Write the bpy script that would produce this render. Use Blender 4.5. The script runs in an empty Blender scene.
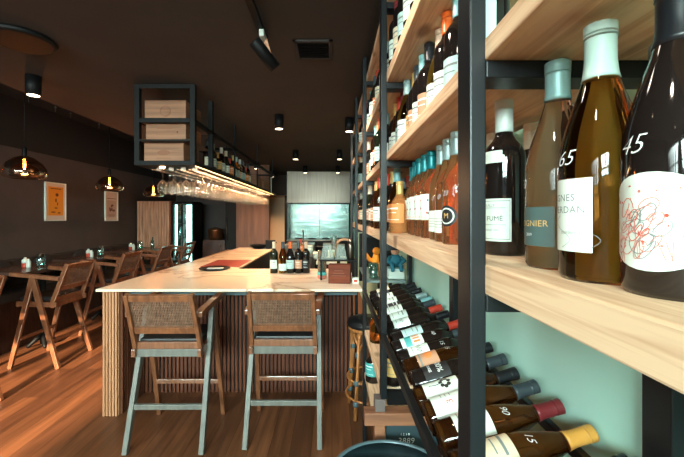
import bpy, math, random
from mathutils import Vector, Matrix, Euler
random.seed(7)
PI = math.pi
scn = bpy.context.scene
COL = scn.collection
CH = 1.51; F = 360.0; CX, CY = 332.0, 216.0
# ------------------------------------------------------------------ materials
def srgb(r, g, b):
    f = lambda c: (c/255/12.92) if c/255 <= .04045 else ((c/255+.055)/1.055)**2.4
    return (f(r), f(g), f(b), 1)
MATS = {}
def mat(name, col=(.5,.5,.5,1), rough=.5, metal=0, trans=0, ior=1.45, emit=None, es=0, coat=0, spec=.5, alpha=1):
    if name in MATS: return MATS[name]
    m = bpy.data.materials.new(name); m.use_nodes = True
    b = m.node_tree.nodes['Principled BSDF']
    b.inputs['Base Color'].default_value = col; b.inputs['Roughness'].default_value = rough
    b.inputs['Metallic'].default_value = metal; b.inputs['Transmission Weight'].default_value = trans
    b.inputs['IOR'].default_value = ior; b.inputs['Coat Weight'].default_value = coat
    b.inputs['Specular IOR Level'].default_value = spec; b.inputs['Alpha'].default_value = alpha
    b.inputs['Coat Roughness'].default_value = .08
    if emit: b.inputs['Emission Color'].default_value = emit; b.inputs['Emission Strength'].default_value = es
    MATS[name] = m
    return m
def noisy(name, c1, c2, scale=(1,1,1), nscale=6, rough=.5, metal=0, bump=0, detail=6, dist=0, coat=0, lo=.35, hi=.65, spec=.5):
    """two tone streaks of noise in object space"""
    if name in MATS: return MATS[name]
    m = mat(name, c1, rough, metal, coat=coat, spec=spec); nt = m.node_tree; N = nt.nodes; L = nt.links
    b = N['Principled BSDF']
    tc = N.new('ShaderNodeTexCoord'); mp = N.new('ShaderNodeMapping'); mp.inputs['Scale'].default_value = scale
    no = N.new('ShaderNodeTexNoise'); no.inputs['Scale'].default_value = nscale; no.inputs['Detail'].default_value = detail
    no.inputs['Distortion'].default_value = dist
    cr = N.new('ShaderNodeValToRGB'); cr.color_ramp.elements[0].position = lo; cr.color_ramp.elements[1].position = hi
    cr.color_ramp.elements[0].color = c1; cr.color_ramp.elements[1].color = c2
    L.new(tc.outputs['Object'], mp.inputs[0]); L.new(mp.outputs[0], no.inputs[0]); L.new(no.outputs[0], cr.inputs[0]); L.new(cr.outputs[0], b.inputs['Base Color'])
    if bump:
        bp = N.new('ShaderNodeBump'); bp.inputs['Strength'].default_value = bump; bp.inputs['Distance'].default_value = .01
        L.new(no.outputs[0], bp.inputs['Height']); L.new(bp.outputs[0], b.inputs['Normal'])
    return m
def thin_glass(name, tint=(1,1,1,1), gcol=(1,1,1,1), base=.06, rough=.03):
    if name in MATS: return MATS[name]
    m = bpy.data.materials.new(name); m.use_nodes = True; nt = m.node_tree; N = nt.nodes; L = nt.links
    N.remove(N['Principled BSDF']); out = N['Material Output']
    t = N.new('ShaderNodeBsdfTransparent'); t.inputs[0].default_value = tint
    g = N.new('ShaderNodeBsdfGlossy'); g.inputs['Roughness'].default_value = rough; g.inputs['Color'].default_value = gcol
    lw = N.new('ShaderNodeLayerWeight'); lw.inputs[0].default_value = .22 if name.startswith('wine_glass') else .35
    mr = N.new('ShaderNodeMapRange'); mr.inputs['To Min'].default_value = base; mr.inputs['To Max'].default_value = .8
    mx = N.new('ShaderNodeMixShader')
    L.new(lw.outputs['Fresnel'], mr.inputs[0]); L.new(mr.outputs[0], mx.inputs[0]); L.new(t.outputs[0], mx.inputs[1]); L.new(g.outputs[0], mx.inputs[2]); L.new(mx.outputs[0], out.inputs[0])
    MATS[name] = m
    return m
def floor_mat():
    m = mat('floor_boards', rough=.38); nt = m.node_tree; N = nt.nodes; L = nt.links; b = N['Principled BSDF']
    tc = N.new('ShaderNodeTexCoord'); mp = N.new('ShaderNodeMapping'); mp.inputs['Rotation'].default_value = (0,0,PI/2)
    br = N.new('ShaderNodeTexBrick'); br.offset = .37; br.inputs['Scale'].default_value = 1
    br.inputs['Brick Width'].default_value = 1.5; br.inputs['Row Height'].default_value = .135; br.inputs['Mortar Size'].default_value = .0016
    br.inputs['Color1'].default_value = srgb(126,78,50); br.inputs['Color2'].default_value = srgb(86,52,34); br.inputs['Mortar'].default_value = srgb(48,28,18)
    L.new(tc.outputs['Object'], mp.inputs[0]); L.new(mp.outputs[0], br.inputs[0])
    mp2 = N.new('ShaderNodeMapping'); mp2.inputs['Scale'].default_value = (11,.7,1); no = N.new('ShaderNodeTexNoise'); no.inputs['Scale'].default_value = 2.2; no.inputs['Detail'].default_value = 9; no.inputs['Distortion'].default_value = .5
    L.new(tc.outputs['Object'], mp2.inputs[0]); L.new(mp2.outputs[0], no.inputs[0])
    cr = N.new('ShaderNodeValToRGB'); cr.color_ramp.elements[0].position = .3; cr.color_ramp.elements[1].position = .7
    cr.color_ramp.elements[0].color = (.45,.42,.4,1); cr.color_ramp.elements[1].color = (1.15,1.1,1.05,1)
    L.new(no.outputs[0], cr.inputs[0])
    mx = N.new('ShaderNodeMix'); mx.data_type = 'RGBA'; mx.blend_type = 'MULTIPLY'; mx.inputs[0].default_value = .8
    L.new(br.outputs[0], mx.inputs[6]); L.new(cr.outputs[0], mx.inputs[7]); L.new(mx.outputs[2], b.inputs['Base Color'])
    bp = N.new('ShaderNodeBump'); bp.inputs['Strength'].default_value = .15; bp.inputs['Distance'].default_value = .004
    L.new(no.outputs[0], bp.inputs['Height']); L.new(bp.outputs[0], b.inputs['Normal'])
    return m
def marble_mat():
    m = mat('marble', rough=.3); nt = m.node_tree; N = nt.nodes; L = nt.links; b = N['Principled BSDF']
    tc = N.new('ShaderNodeTexCoord'); n1 = N.new('ShaderNodeTexNoise'); n1.inputs['Scale'].default_value = 1.1; n1.inputs['Detail'].default_value = 5; n1.inputs['Distortion'].default_value = .8
    L.new(tc.outputs['Object'], n1.inputs[0])
    cr = N.new('ShaderNodeValToRGB'); e = cr.color_ramp.elements
    e[0].position = .0; e[0].color = srgb(236,218,196); e[1].position = 1; e[1].color = srgb(236,218,196)
    for p, c in ((.485, srgb(232,208,182)), (.503, srgb(176,132,98)), (.52, srgb(234,210,184)), (.60, srgb(240,224,204)), (.64, srgb(214,182,152)), (.68, srgb(238,220,198))):
        k = e.new(p); k.color = c
    L.new(n1.outputs[0], cr.inputs[0]); L.new(cr.outputs[0], b.inputs['Base Color'])
    return m
BLACK = mat('black_steel', srgb(11,11,12), .55, 0, spec=.22)
RACKM = mat('rack_black_steel', srgb(20,23,26), .38, .2)
DARKW = noisy('dark_stained_wood', srgb(46,30,24), srgb(72,48,38), (1,6,1), 5, .35)
PINE = noisy('pine_plank', srgb(234,200,164), srgb(192,142,106), (24,1.6,42), 1.8, .5, dist=1.0, lo=.42, hi=.74, bump=.04)
def pine_knots():
    m = PINE; nt = m.node_tree; N = nt.nodes; L = nt.links; b = N['Principled BSDF']
    src = b.inputs['Base Color'].links[0].from_socket
    tc = N.new('ShaderNodeTexCoord'); mp = N.new('ShaderNodeMapping'); mp.inputs['Scale'].default_value = (9,4.2,3)
    v = N.new('ShaderNodeTexVoronoi'); v.inputs['Scale'].default_value = 1; v.inputs['Randomness'].default_value = 1
    cr = N.new('ShaderNodeValToRGB'); cr.color_ramp.elements[0].position = .13; cr.color_ramp.elements[1].position = .24
    cr.color_ramp.elements[0].color = (.28,.17,.12,1); cr.color_ramp.elements[1].color = (1,1,1,1)
    mx = N.new('ShaderNodeMix'); mx.data_type = 'RGBA'; mx.blend_type = 'MULTIPLY'; mx.inputs[0].default_value = .8
    L.new(tc.outputs['Object'], mp.inputs[0]); L.new(mp.outputs[0], v.inputs[0]); L.new(v.outputs['Distance'], cr.inputs[0])
    L.new(src, mx.inputs[6]); L.new(cr.outputs[0], mx.inputs[7]); L.new(mx.outputs[2], b.inputs['Base Color'])
pine_knots()
TEAK = noisy('teak', srgb(138,86,56), srgb(106,64,42), (5,5,1), 7, .34, coat=.6, dist=.4)
CANE = noisy('cane', srgb(138,104,84), srgb(104,76,60), (1,1,1), 40, .5)
OAK = noisy('light_oak', srgb(188,134,96), srgb(170,118,84), (12,12,.8), 3, .5)
SLATW = noisy('brown_slat', srgb(112,62,42), srgb(80,44,30), (12,12,.8), 3, .6, spec=.25)
LEATHER = mat('black_leather', srgb(26,26,28), .38)
MARBLE = marble_mat()
STEEL = noisy('brushed_steel', srgb(104,94,86), srgb(114,103,94), (30,1,1), 2, .32, metal=1)
def steel_wave():
    m = noisy('polished_steel', srgb(96,116,112), srgb(122,138,132), (1,1,4), 1.6, .24, metal=1, bump=.35, detail=2, dist=1.4)
    return m
STEELW = steel_wave()
WHITE = mat('white_paper', srgb(216,226,216), .6)
CREAM = mat('cream_paper', srgb(222,206,176), .6)
INK = mat('dark_ink', srgb(40,38,38), .6)
GREY_INK = mat('grey_ink', srgb(122,128,126), .6)
RED = mat('red_ink', srgb(206,66,44), .6)
GOLD = mat('gold_ink', srgb(214,172,104), .4)
CHALK = mat('white_marker', srgb(235,238,236), .6)
# ------------------------------------------------------------------ geometry helpers
class MB:
    def __init__(s): s.v = []; s.f = []; s.mi = []; s.m = []; s.sm = []
    def mat(s, m):
        if m not in s.m: s.m.append(m)
        return s.m.index(m)
    def add(s, vs, fs, m, smooth=False, M=None):
        b = len(s.v); k = s.mat(m)
        s.v += [tuple(M @ Vector(p)) if M else tuple(p) for p in vs]
        for f in fs: s.f.append(tuple(b+i for i in f)); s.mi.append(k); s.sm.append(smooth)
        return s
    def box(s, x0, x1, y0, y1, z0, z1, m, M=None):
        vs = [(x,y,z) for x in (x0,x1) for y in (y0,y1) for z in (z0,z1)]
        return s.add(vs, [(0,1,3,2),(4,6,7,5),(0,4,5,1),(2,3,7,6),(0,2,6,4),(1,5,7,3)], m, False, M)
    def beam(s, p, q, w, d, m, up=(0,0,1), w2=None, d2=None):
        """rectangular bar p->q ; w across, d along the 'up' side"""
        p = Vector(p); q = Vector(q); z = (q-p).normalized(); u = Vector(up)
        if abs(z.dot(u)) > .98: u = Vector((0,1,0))
        x = z.cross(u).normalized(); y = x.cross(z).normalized(); w2 = w2 or w; d2 = d2 or d
        vs = []
        for c, a, b in ((p,w,d),(q,w2,d2)):
            for i, j in ((-1,-1),(1,-1),(1,1),(-1,1)): vs.append(c + x*i*a/2 + y*j*b/2)
        return s.add(vs, [(3,2,1,0),(4,5,6,7),(0,1,5,4),(1,2,6,5),(2,3,7,6),(3,0,4,7)], m)
    def lathe(s, prof, m, n=28, M=None, smooth=True, c=(0,0,0)):
        vs = []; fs = []
        for r, z in prof:
            for i in range(n): a = 2*PI*i/n; vs.append((c[0]+r*math.cos(a), c[1]+r*math.sin(a), c[2]+z))
        for k in range(len(prof)-1):
            for i in range(n):
                j = (i+1) % n; fs.append((k*n+i, k*n+j, (k+1)*n+j, (k+1)*n+i))
        if prof[0][0] > 1e-6: fs.append(tuple(range(n-1,-1,-1)))
        if prof[-1][0] > 1e-6: fs.append(tuple((len(prof)-1)*n+i for i in range(n)))
        return s.add(vs, fs, m, smooth, M)
    def tube(s, pts, r, m, n=8, closed=False):
        pts = [Vector(p) for p in pts]; L = len(pts); vs = []; fs = []; rr = r if isinstance(r, (list,tuple)) else [r]*L
        ref = None
        for k, p in enumerate(pts):
            t = (pts[(k+1) % L]-pts[k-1]) if closed else (pts[min(k+1,L-1)]-pts[max(k-1,0)])
            t.normalize()
            if ref is None: ref = t.orthogonal().normalized()
            u = (ref - t*ref.dot(t)).normalized(); ref = u; w = t.cross(u)
            for i in range(n): a = 2*PI*i/n; vs.append(p + (u*math.cos(a)+w*math.sin(a))*rr[k])
        K = L if closed else L-1
        for k in range(K):
            a = k*n; b = ((k+1) % L)*n
            for i in range(n): j = (i+1) % n; fs.append((a+i, a+j, b+j, b+i))
        if not closed: fs += [tuple(range(n-1,-1,-1)), tuple((L-1)*n+i for i in range(n))]
        return s.add(vs, fs, m, True)
    def sphere(s, c, r, m, n=14, sc=(1,1,1)):
        prof = [(max(1e-7, r*math.sin(PI*k/n)), -r*math.cos(PI*k/n)) for k in range(n+1)]
        M = Matrix.Translation(c) @ Matrix.Diagonal((sc[0],sc[1],sc[2],1))
        return s.lathe(prof, m, n*2, M)
    # things wrapped round a cylinder of radius r whose front faces -Y
    def patch(s, r, a0, a1, z0, z1, m, n=14, zn=1):
        vs = []; fs = []
        for k in range(zn+1):
            for i in range(n+1):
                a = a0+(a1-a0)*i/n; vs.append((r*math.sin(a), -r*math.cos(a), z0+(z1-z0)*k/zn))
        for k in range(zn):
            for i in range(n): q = k*(n+1)+i; fs.append((q, q+1, q+n+2, q+n+1))
        return s.add(vs, fs, m, True)
    def oval(s, r, ac, zc, ra, rz, m, n=40, rings=6):
        vs = [(r*math.sin(ac), -r*math.cos(ac), zc)]; fs = []
        for k in range(1, rings+1):
            for i in range(n):
                t = 2*PI*i/n; a = ac+ra*k/rings*math.cos(t); vs.append((r*math.sin(a), -r*math.cos(a), zc+rz*k/rings*math.sin(t)))
        for i in range(n): fs.append((0, 1+i, 1+(i+1) % n))
        for k in range(rings-1):
            for i in range(n):
                j = (i+1) % n; a = 1+k*n; b = a+n; fs.append((a+i, b+i, b+j, a+j))
        return s.add(vs, fs, m, True)
    def stroke(s, rfun, pts, w, m):
        """flat ribbon through (arc metres, z) points laid on the surface"""
        vs = []; fs = []; P = [Vector(p) for p in pts]
        for k, p in enumerate(P):
            t = P[min(k+1,len(P)-1)]-P[max(k-1,0)]; t = t.normalized() if t.length else Vector((1,0)); nrm = Vector((-t.y, t.x))
            for sg in (-1,1):
                q = p+nrm*sg*w/2; r = rfun(q.y); a = q.x/r; vs.append((r*math.sin(a), -r*math.cos(a), q.y))
        for k in range(len(P)-1): fs.append((2*k, 2*k+2, 2*k+3, 2*k+1))
        return s.add(vs, fs, m)
    def text(s, txt, size, m, fn, shear=0, spacing=1, thin=0):
        cu = bpy.data.curves.new('glyphs', 'FONT'); cu.body = txt; cu.size = size; cu.align_x = 'CENTER'; cu.align_y = 'CENTER'; cu.shear = shear; cu.space_character = spacing; cu.resolution_u = 3; cu.offset = -thin*size
        o = bpy.data.objects.new('glyphs', cu); COL.objects.link(o)
        dg = bpy.context.evaluated_depsgraph_get(); me = bpy.data.meshes.new_from_object(o.evaluated_get(dg))
        vs = [fn(v.co.x, v.co.y) for v in me.vertices]; fs = [tuple(p.vertices) for p in me.polygons]
        s.add(vs, fs, m)
        bpy.data.objects.remove(o); bpy.data.curves.remove(cu); bpy.data.meshes.remove(me)
        return s
    def mesh(s, name):
        me = bpy.data.meshes.new(name); me.from_pydata(s.v, [], s.f)
        for m in s.m: me.materials.append(m)
        me.polygons.foreach_set('material_index', s.mi); me.polygons.foreach_set('use_smooth', s.sm); me.update()
        return me
    def build(s, name, parent=None, bevel=0, loc=None):
        o = bpy.data.objects.new(name, s.mesh(name)); COL.objects.link(o)
        if parent: o.parent = parent
        if loc: o.location = loc
        if bevel:
            b = o.modifiers.new('bevel', 'BEVEL'); b.width = bevel; b.segments = 2; b.limit_method = 'ANGLE'; b.angle_limit = .6
        return o
def link(name, me, parent=None):
    o = bpy.data.objects.new(name, me); COL.objects.link(o)
    if parent: o.parent = parent
    return o
def tag(o, label, cat, group=None, kind=None):
    o['label'] = label; o['category'] = cat
    if group: o['group'] = group
    if kind: o['kind'] = kind
    return o
def thing(name, label, cat, loc=(0,0,0), rz=0, group=None):
    o = bpy.data.objects.new(name, None); COL.objects.link(o); o.location = loc; o.rotation_euler = (0,0,rz); o.empty_display_size = .05
    return tag(o, label, cat, group)
def copy_tree(o, parent=None):
    c = o.copy(); COL.objects.link(c); c.parent = parent
    for ch in list(o.children): copy_tree(ch, c)
    return c
def struct(o):
    o['kind'] = 'structure'; return o
# ------------------------------------------------------------------ room shell
XL, XR, YF, YB, HC = -4.0, .545, -2.0, 9.22, 2.56
struct(MB().box(XL-.1, XR+.1, YF-.1, YB+.1, -.1, 0, floor_mat()).build('floor'))
CEILM = noisy('brown_ceiling_paint', srgb(43,38,38), srgb(48,43,42), (1,1,1), 3, .75)
WALLM = noisy('dark_wall_paint', srgb(64,58,56), srgb(72,66,64), (1,1,1), 2, .8)
VOIDM = mat('black_ceiling_paint', srgb(22,20,20), .8)
MINT = noisy('mint_wall_paint', srgb(184,236,220), srgb(198,242,228), (1,1,1), 2.5, .7)
struct(MB().box(-2.62, XR+.1, YF-.1, YB+.1, HC, HC+.1, CEILM).build('ceiling'))
struct(MB().box(XL-.1, -2.62, YF-.1, YB+.1, 3.0, 3.1, VOIDM).box(-2.64, -2.62, YF-.1, YB, HC+.101, 3.0, VOIDM).build('ceiling_void'))
struct(MB().box(XL-.1, XL, YF-.1, YB+.1, 0, 2.37, WALLM).box(XL-.1, XL, YF-.1, YB+.1, 2.37, 3.0, VOIDM).build('wall_left'))
struct(MB().box(XR, XR+.1, YF-.1, YB+.1, 0, HC, MINT).build('wall_right'))
struct(MB().box(XL, XR, YB, YB+.1, 0, 3.0, WALLM).build('wall_back'))
struct(MB().box(-12, 8, -14, YF-.1, -.2, -.1, noisy('street_paving', srgb(170,146,122), srgb(150,128,108), (1,1,1), 3, .8)).build('floor_street'))
# street side wall behind the camera, with its shop windows
fw = MB()
zs0, zs1 = .45, 2.42
wins = [(-3.85,-1.84), (-1.45, .40)]
fw.box(XL, XR, YF-.1, YF, 0, zs0, WALLM).box(XL, XR, YF-.1, YF, zs1, 3.0, WALLM)
for a, b in ((XL, wins[0][0]), (wins[0][1], wins[1][0]), (wins[1][1], XR)): fw.box(a, b, YF-.1, YF, zs0, zs1, WALLM)
struct(fw.build('wall_front'))
for k, (a, b) in enumerate(wins):
    w = MB(); n = (5,3)[k]
    w.box(a, b, YF-.08, YF-.02, zs0, zs0+.05, BLACK).box(a, b, YF-.08, YF-.02, zs1-.05, zs1, BLACK).box(a, b, YF-.07, YF-.03, 1.95, 1.99, BLACK)
    for i in range(n+1):
        x = a+(b-a)*i/n; w.box(max(a,x-.025), min(b,x+.025), YF-.08, YF-.02, zs0, zs1, BLACK)
    struct(w.build('window_%d' % (k+1)))
blocker = MB().add([(-1.62,YF-2.9,1.50),(1.2,YF-2.9,1.50),(1.2,YF-.12,2.50),(-1.62,YF-.12,2.50),(-1.62,YF-2.9,1.55),(1.2,YF-2.9,1.55),(1.2,YF-.12,2.55),(-1.62,YF-.12,2.55)],[(3,2,1,0),(4,5,6,7),(0,1,5,4),(1,2,6,5),(2,3,7,6),(3,0,4,7)], mat('sun_blocker_canvas', srgb(60,60,60), .8)).build('trim_sun_blocker'); struct(blocker)  # unseen sloping slab added outside to block sun from the right window
# kitchen side partition wall and door at the back
WP = noisy('brown_wood_panel', srgb(128,88,64), srgb(104,70,52), (8,8,.7), 2, .55)
struct(MB().box(-1.97, -1.30, 7.4, 7.5, 0, HC, WP).build('wall_partition'))
struct(MB().box(-3.2, -1.97, 8.3, 8.4, 0, HC, WALLM).build('wall_kitchen'))
d = MB().box(-1.60, -1.16, 9.10, 9.2, 0, 1.98, mat('cream_door_paint', srgb(214,184,146), .5)).box(-1.64,-1.56,9.08,9.2,0,2.03,OAK).box(-1.2,-1.12,9.08,9.2,0,2.03,OAK).box(-1.64,-1.12,9.08,9.2,1.98,2.03,OAK)
struct(d.build('door_1'))
# ------------------------------------------------------------------ stools
MINTW = noisy('grey_green_wood', srgb(112,110,102), srgb(98,96,90), (5,5,1), 5, .45)  # greyer, greener tone for near legs, near footrest and back seat rail
def make_stool(LOW):
    r = thing('bar_stool', '-', 'stool')
    for sx in (-1, 1):
        x = sx*.228
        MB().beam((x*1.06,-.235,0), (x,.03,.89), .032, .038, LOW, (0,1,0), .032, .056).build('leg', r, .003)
        MB().beam((x*1.07,.24,0), (x,.03,.89), .030, .038, TEAK, (0,1,0), .030, .056).build('leg', r, .003)
        a = MB().beam((x*.97,-.235,.885), (x*1.07,.235,.935), .048, .038, TEAK); a.build('armrest', r, .006)
        MB().beam((x*.93,-.14,.60), (x*.88,-.295,1.027), .026, .042, TEAK, (0,1,0)).build('back_post', r, .003)
        MB().beam((x*.93,-.2,.625), (x*.93,.2,.635), .025, .05, TEAK).build('seat_rail', r, .003)
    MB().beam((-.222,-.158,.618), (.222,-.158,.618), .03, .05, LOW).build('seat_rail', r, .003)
    MB().beam((-.216,.19,.625), (.216,.19,.625), .025, .05, TEAK).build('seat_rail', r, .003)
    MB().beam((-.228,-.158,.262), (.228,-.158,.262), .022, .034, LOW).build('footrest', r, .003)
    MB().beam((-.228,.158,.285), (.228,.158,.285), .022, .032, TEAK).build('footrest', r, .003)
    MB().beam((-.205,-.158,.666), (.205,-.158,.666), .026, .044, TEAK).build('seat_frame', r, .003)
    MB().box(-.2, .2, -.142, .185, .655, .702, LEATHER).build('seat_cushion', r, .01)
    # back panel: rails with woven cane between, in the plane of the back posts
    def B(x, t): # t along post 0..1
        return (x, -.14-.155*t, .60+.427*t)
    MB().beam(B(-.19,.94), B(.19,.94), .044, .026, TEAK, (0,-.94,-.34)).build('back_rail', r, .003)
    MB().beam(B(-.195,.42), B(.195,.42), .044, .026, TEAK, (0,-.94,-.34)).build('back_rail', r, .003)
    c = MB(); nx, nz = 36, 19
    def C(x, t, off): p = B(x, t); return (p[0], p[1]-.001*off, p[2])
    def strip(p, q, w):
        p = Vector(p); q = Vector(q); c.beam(p, q, w, .0012, CANE, (0,-.94,-.34))
    for i in range(nx+1): x = -.188+.376*i/nx; strip(C(x,.44,1), C(x,.94,1), .0046)
    for i in range(nz+1): t = .44+.5*i/nz; strip(C(-.19,t,-1), C(.19,t,-1), .0046)
    c.build('cane_back', r)
    return r
protos = {}
def put_stool(x, y, rz, label, group):
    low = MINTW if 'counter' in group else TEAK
    if low.name in protos: o = copy_tree(protos[low.name])
    else: o = protos[low.name] = make_stool(low)
    o.location = (x, y, 0); o.rotation_euler = (0,0,rz); tag(o, label, 'stool', group)
put_stool(-1.07, 2.515, math.radians(.5), 'teak cane backed bar stool at the counter, beside the light ribbed end panel', 'bar stools at the counter')
put_stool(-.322, 2.565, math.radians(0), 'teak cane backed bar stool at the counter, nearer the wine rack', 'bar stools at the counter')
for k, (y, s) in enumerate(((2.70, 'cut off by the left edge'), (3.805, 'nearest one seen whole'), (4.80, 'second whole one along the row'), (5.80, 'third whole one along the row'), (6.75, 'farthest of the row near the tall fridge'))):
    put_stool(-2.945+.0, y, PI/2, ('wooden bar stool at the wall tables, ' + s), 'bar stools at the wall tables')
# ------------------------------------------------------------------ wall tables, bench, condiments
TT = noisy('dark_table_top', srgb(66,48,42), srgb(86,64,54), (1,1,1), 4, .25)
for k, y in enumerate((3.1, 4.2, 5.3, 6.4)):
    nm = ('nearest, cut by the left edge', 'second, with the first pair of jars', 'third along the wall', 'farthest, toward the tall fridge')[k]
    t = thing('bar_table', 'tall dark square table on a black pedestal, ' + nm, 'table', (-3.45, y, 0), 0, 'tall tables along the left wall')
    MB().box(-.33, .262, -.44, .44, .885, .92, TT).build('tabletop', t, .004)
    MB().lathe([(.03,.03),(.03,.885)], BLACK, 16, None, True, (.08,0,0)).build('pedestal', t)
    p = MB()
    for a in range(4):
        an = PI/4+a*PI/2; c, s = math.cos(an), math.sin(an)
        p.tube([(.08,0,.12),(.08+.06*c,.06*s,.09),(.08+.12*c,.12*s,.035),(.08+.15*c,.15*s,.015)], [.03,.026,.02,.015], BLACK)
    p.build('foot', t)
b = thing('bench', 'long dark upholstered bench with a low back along the left wall', 'bench', (XL+.02, 0, 0))
BM = mat('bench_fabric', srgb(46,40,38), .85)
MB().box(0, .1, 1.8, 7.1, .3, .98, BM).build('bench_back', b, .02)
MB().box(.1, .42, 1.8, 7.1, .55, .66, BM).build('bench_seat', b, .02)
MB().box(.02, .38, 1.82, 7.08, 0, .55, DARKW).build('bench_base', b)
for k, y in enumerate((2.45, 3.25, 3.6, 4.15, 4.8, 5.5, 6.1)):
    c = MB().sphere((0,0,0), .2, mat('cushion_fabric', srgb(38,34,34), .9), 12, (.19,1,.85)).build('cushion', None, 0, (XL+.168, y, .836))
    c.rotation_euler = (0, -.02, 0)
    tag(c, ('dark cushion leaning on the wall bench, ' + ('first from the left edge','second from the left edge','behind the gap before the first jars','right behind the first pair of jars','between the first and second jars','behind the second and third jars gap','last one toward the fridge')[k]), 'cushion', 'cushions on the bench')
TG = thin_glass('teal_jar_glass', (.75,.95,.92,1), (.8,1,1,1), .25)
for k, (px, Y) in enumerate(((30,4.17), (92,5.25), (133.5,6.36))):
    X = (px-CX)/F*Y; w = ('nearest', 'middle', 'farthest')[k]
    t = thing('glass_jar', 'small clear glass tumbler with a steel lid on the %s jar table' % w, 'jar', (X+.10, Y+.03, .92), 0, 'jars on the wall tables')
    MB().lathe([(.038,0),(.042,.01),(.042,.115),(.036,.125)], TG, 16).build('body', t)
    MB().lathe([(.037,.125),(.037,.15),(.0,.152)], STEEL, 16).build('lid', t)
    t = thing('sauce_bottle', 'small red and white condiment bottle beside the %s glass tumbler' % w, 'condiment', (X-.03, Y-.03, .92), 0, 'condiments on the wall tables')
    MB().lathe([(.03,0),(.032,.01),(.032,.05)], mat('red_sauce', srgb(190,70,50), .4), 16).build('body', t)
    MB().lathe([(.0325,.05),(.0325,.085),(.014,.1),(.012,.115),(.0,.116)], WHITE, 16).build('cap', t)
    o = MB().lathe([(.02,0),(.022,.01),(.022,.07),(.012,.085),(.01,.1),(0,.101)], WHITE, 14).build('salt_shaker', None, 0, (X+.035, Y-.06, .92))
    tag(o, 'small white salt shaker between the condiment bottle and tumbler on the %s jar table' % w, 'shaker', 'shakers on the wall tables')
o = MB().lathe([(.03,0),(.032,.02),(.03,.12),(.012,.16),(.01,.2),(0,.201)], thin_glass('dark_teal_glass', (.4,.6,.58,1), (.8,1,1,1), .2), 16).build('water_bottle', None, 0, (-3.3, 6.62, .92))
tag(o, 'small glass water bottle on the farthest wall table', 'bottle')
# ------------------------------------------------------------------ pictures on the left wall
def picture(y0, y1, z0, z1, kind, label):
    t = thing('framed_poster', label, 'picture', (XL, (y0+y1)/2, (z0+z1)/2)); w = (y1-y0)/2; h = (z1-z0)/2
    f = MB()
    f.box(0,.025,-w,w,-h,-h+.015,WHITE).box(0,.025,-w,w,h-.015,h,WHITE).box(0,.025,-w,-w+.015,-h,h,WHITE).box(0,.025,w-.015,w,-h,h,WHITE)
    f.build('frame', t, .002)
    MB().box(0,.015,-w+.014,w-.014,-h+.014,h-.014, mat('poster_mat', srgb(214,200,186), .7)).build('mount', t)
    p = MB()
    if kind == 0:
        p.box(.015,.017,-w*.72,w*.72,-h*.72,h*.78, mat('ochre_print', srgb(226,150,40), .7))
        dk = mat('print_brown', srgb(112,62,30), .7)
        for yy, zz, a, b_ in ((.02,.1,.06,.05),(0,.02,.03,.06),(0,-.09,.07,.018),(-.05,-.15,.09,.02),(.06,-.16,.06,.02),(.03,-.03,.02,.05)):
            p.sphere((.0175,yy,zz), 1, dk, 8, (.0008,a/2,b_/2))
        p.box(.017,.0176,-.1,.1,h*.66,h*.7,dk)
    else:
        p.box(.015,.017,-w*.7,w*.7,-h*.7,h*.4, mat('pale_print', srgb(196,168,150), .7))
        dk = mat('print_maroon', srgb(122,76,66), .7)
        for i in range(7): p.sphere((.0175,random.uniform(-.06,.06),random.uniform(-.08,.02)), 1, dk, 8, (.0008,random.uniform(.02,.05),random.uniform(.015,.03)))
        p.box(.015,.0172,-w*.7,w*.7,h*.5,h*.54,dk)
        for i in range(5): p.box(.017,.0176,-.09,.09,-.15-.012*i,-.147-.012*i,dk)
    p.build('print', t)
picture(5.0, 5.39, 1.44, 1.99, 0, 'white framed poster with an ochre yellow print on the dark wall')
picture(6.32, 6.70, 1.42, 1.95, 1, 'white framed pale print with a maroon figure, below the middle pendant lamp')
# ------------------------------------------------------------------ pendants
AMB = thin_glass('amber_smoked_glass', (.62,.36,.20,1), (1,.85,.7,1), .05)
FIL = mat('filament', (1,.5,.2,1), emit=(1,.42,.12,1), es=60)
def pendant(px, py, Y, r, lab):
    X = (px-CX)/F*Y; z = CH-(py-CY)/F*Y
    t = thing('pendant_lamp', lab, 'lamp', (X, Y, z), 0, 'amber pendant lamps over the wall tables')
    pr = [(r*.16,.145*r/.18),(r*.45,.125*r/.18),(r*.78,.075*r/.18),(r*.97,.02*r/.18),(r,-.03*r/.18),(r*.93,-.06*r/.18),(r*.6,-.075*r/.18)]
    vs = MB(); n = 36; q = []; f = []
    for a, zz in pr:
        for i in range(n): q.append((a*math.cos(2*PI*i/n), a*math.sin(2*PI*i/n), zz))
    for k in range(len(pr)-1):
        for i in range(n): j = (i+1) % n; f.append((k*n+i, k*n+j, (k+1)*n+j, (k+1)*n+i))
    vs.add(q, f, AMB, True).build('glass_shade', t)
    MB().lathe([(.012,.24),(.02,.23),(.022,.16),(.018,.14),(0,.139)], BLACK, 16).build('lamp_holder', t)
    MB().lathe([(.008,.14),(.028,.11),(.03,.06),(.012,.02),(0,.015)], thin_glass('bulb_glass', (1,.85,.6,1), base=.03), 16).build('bulb', t)
    MB().tube([(-.01,0,.12),(-.006,0,.03),(.0,0,.12),(.006,0,.03),(.01,0,.12)], .007, FIL, 6).build('filament', t)
    MB().tube([(0,0,.23),(0,0,3.0-z)], .004, BLACK, 6).build('cord', t)
    l = bpy.data.lights.new('pendant_glow', 'POINT'); l.energy = 11; l.color = (1,.5,.22); l.shadow_soft_size = .03
    lo = bpy.data.objects.new('pendant_glow', l); COL.objects.link(lo); lo.location = (X, Y, z+.0)
pendant(24.5,171,3.63,.187,'amber glass dome pendant lamp, the one nearest the left edge')
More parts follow.
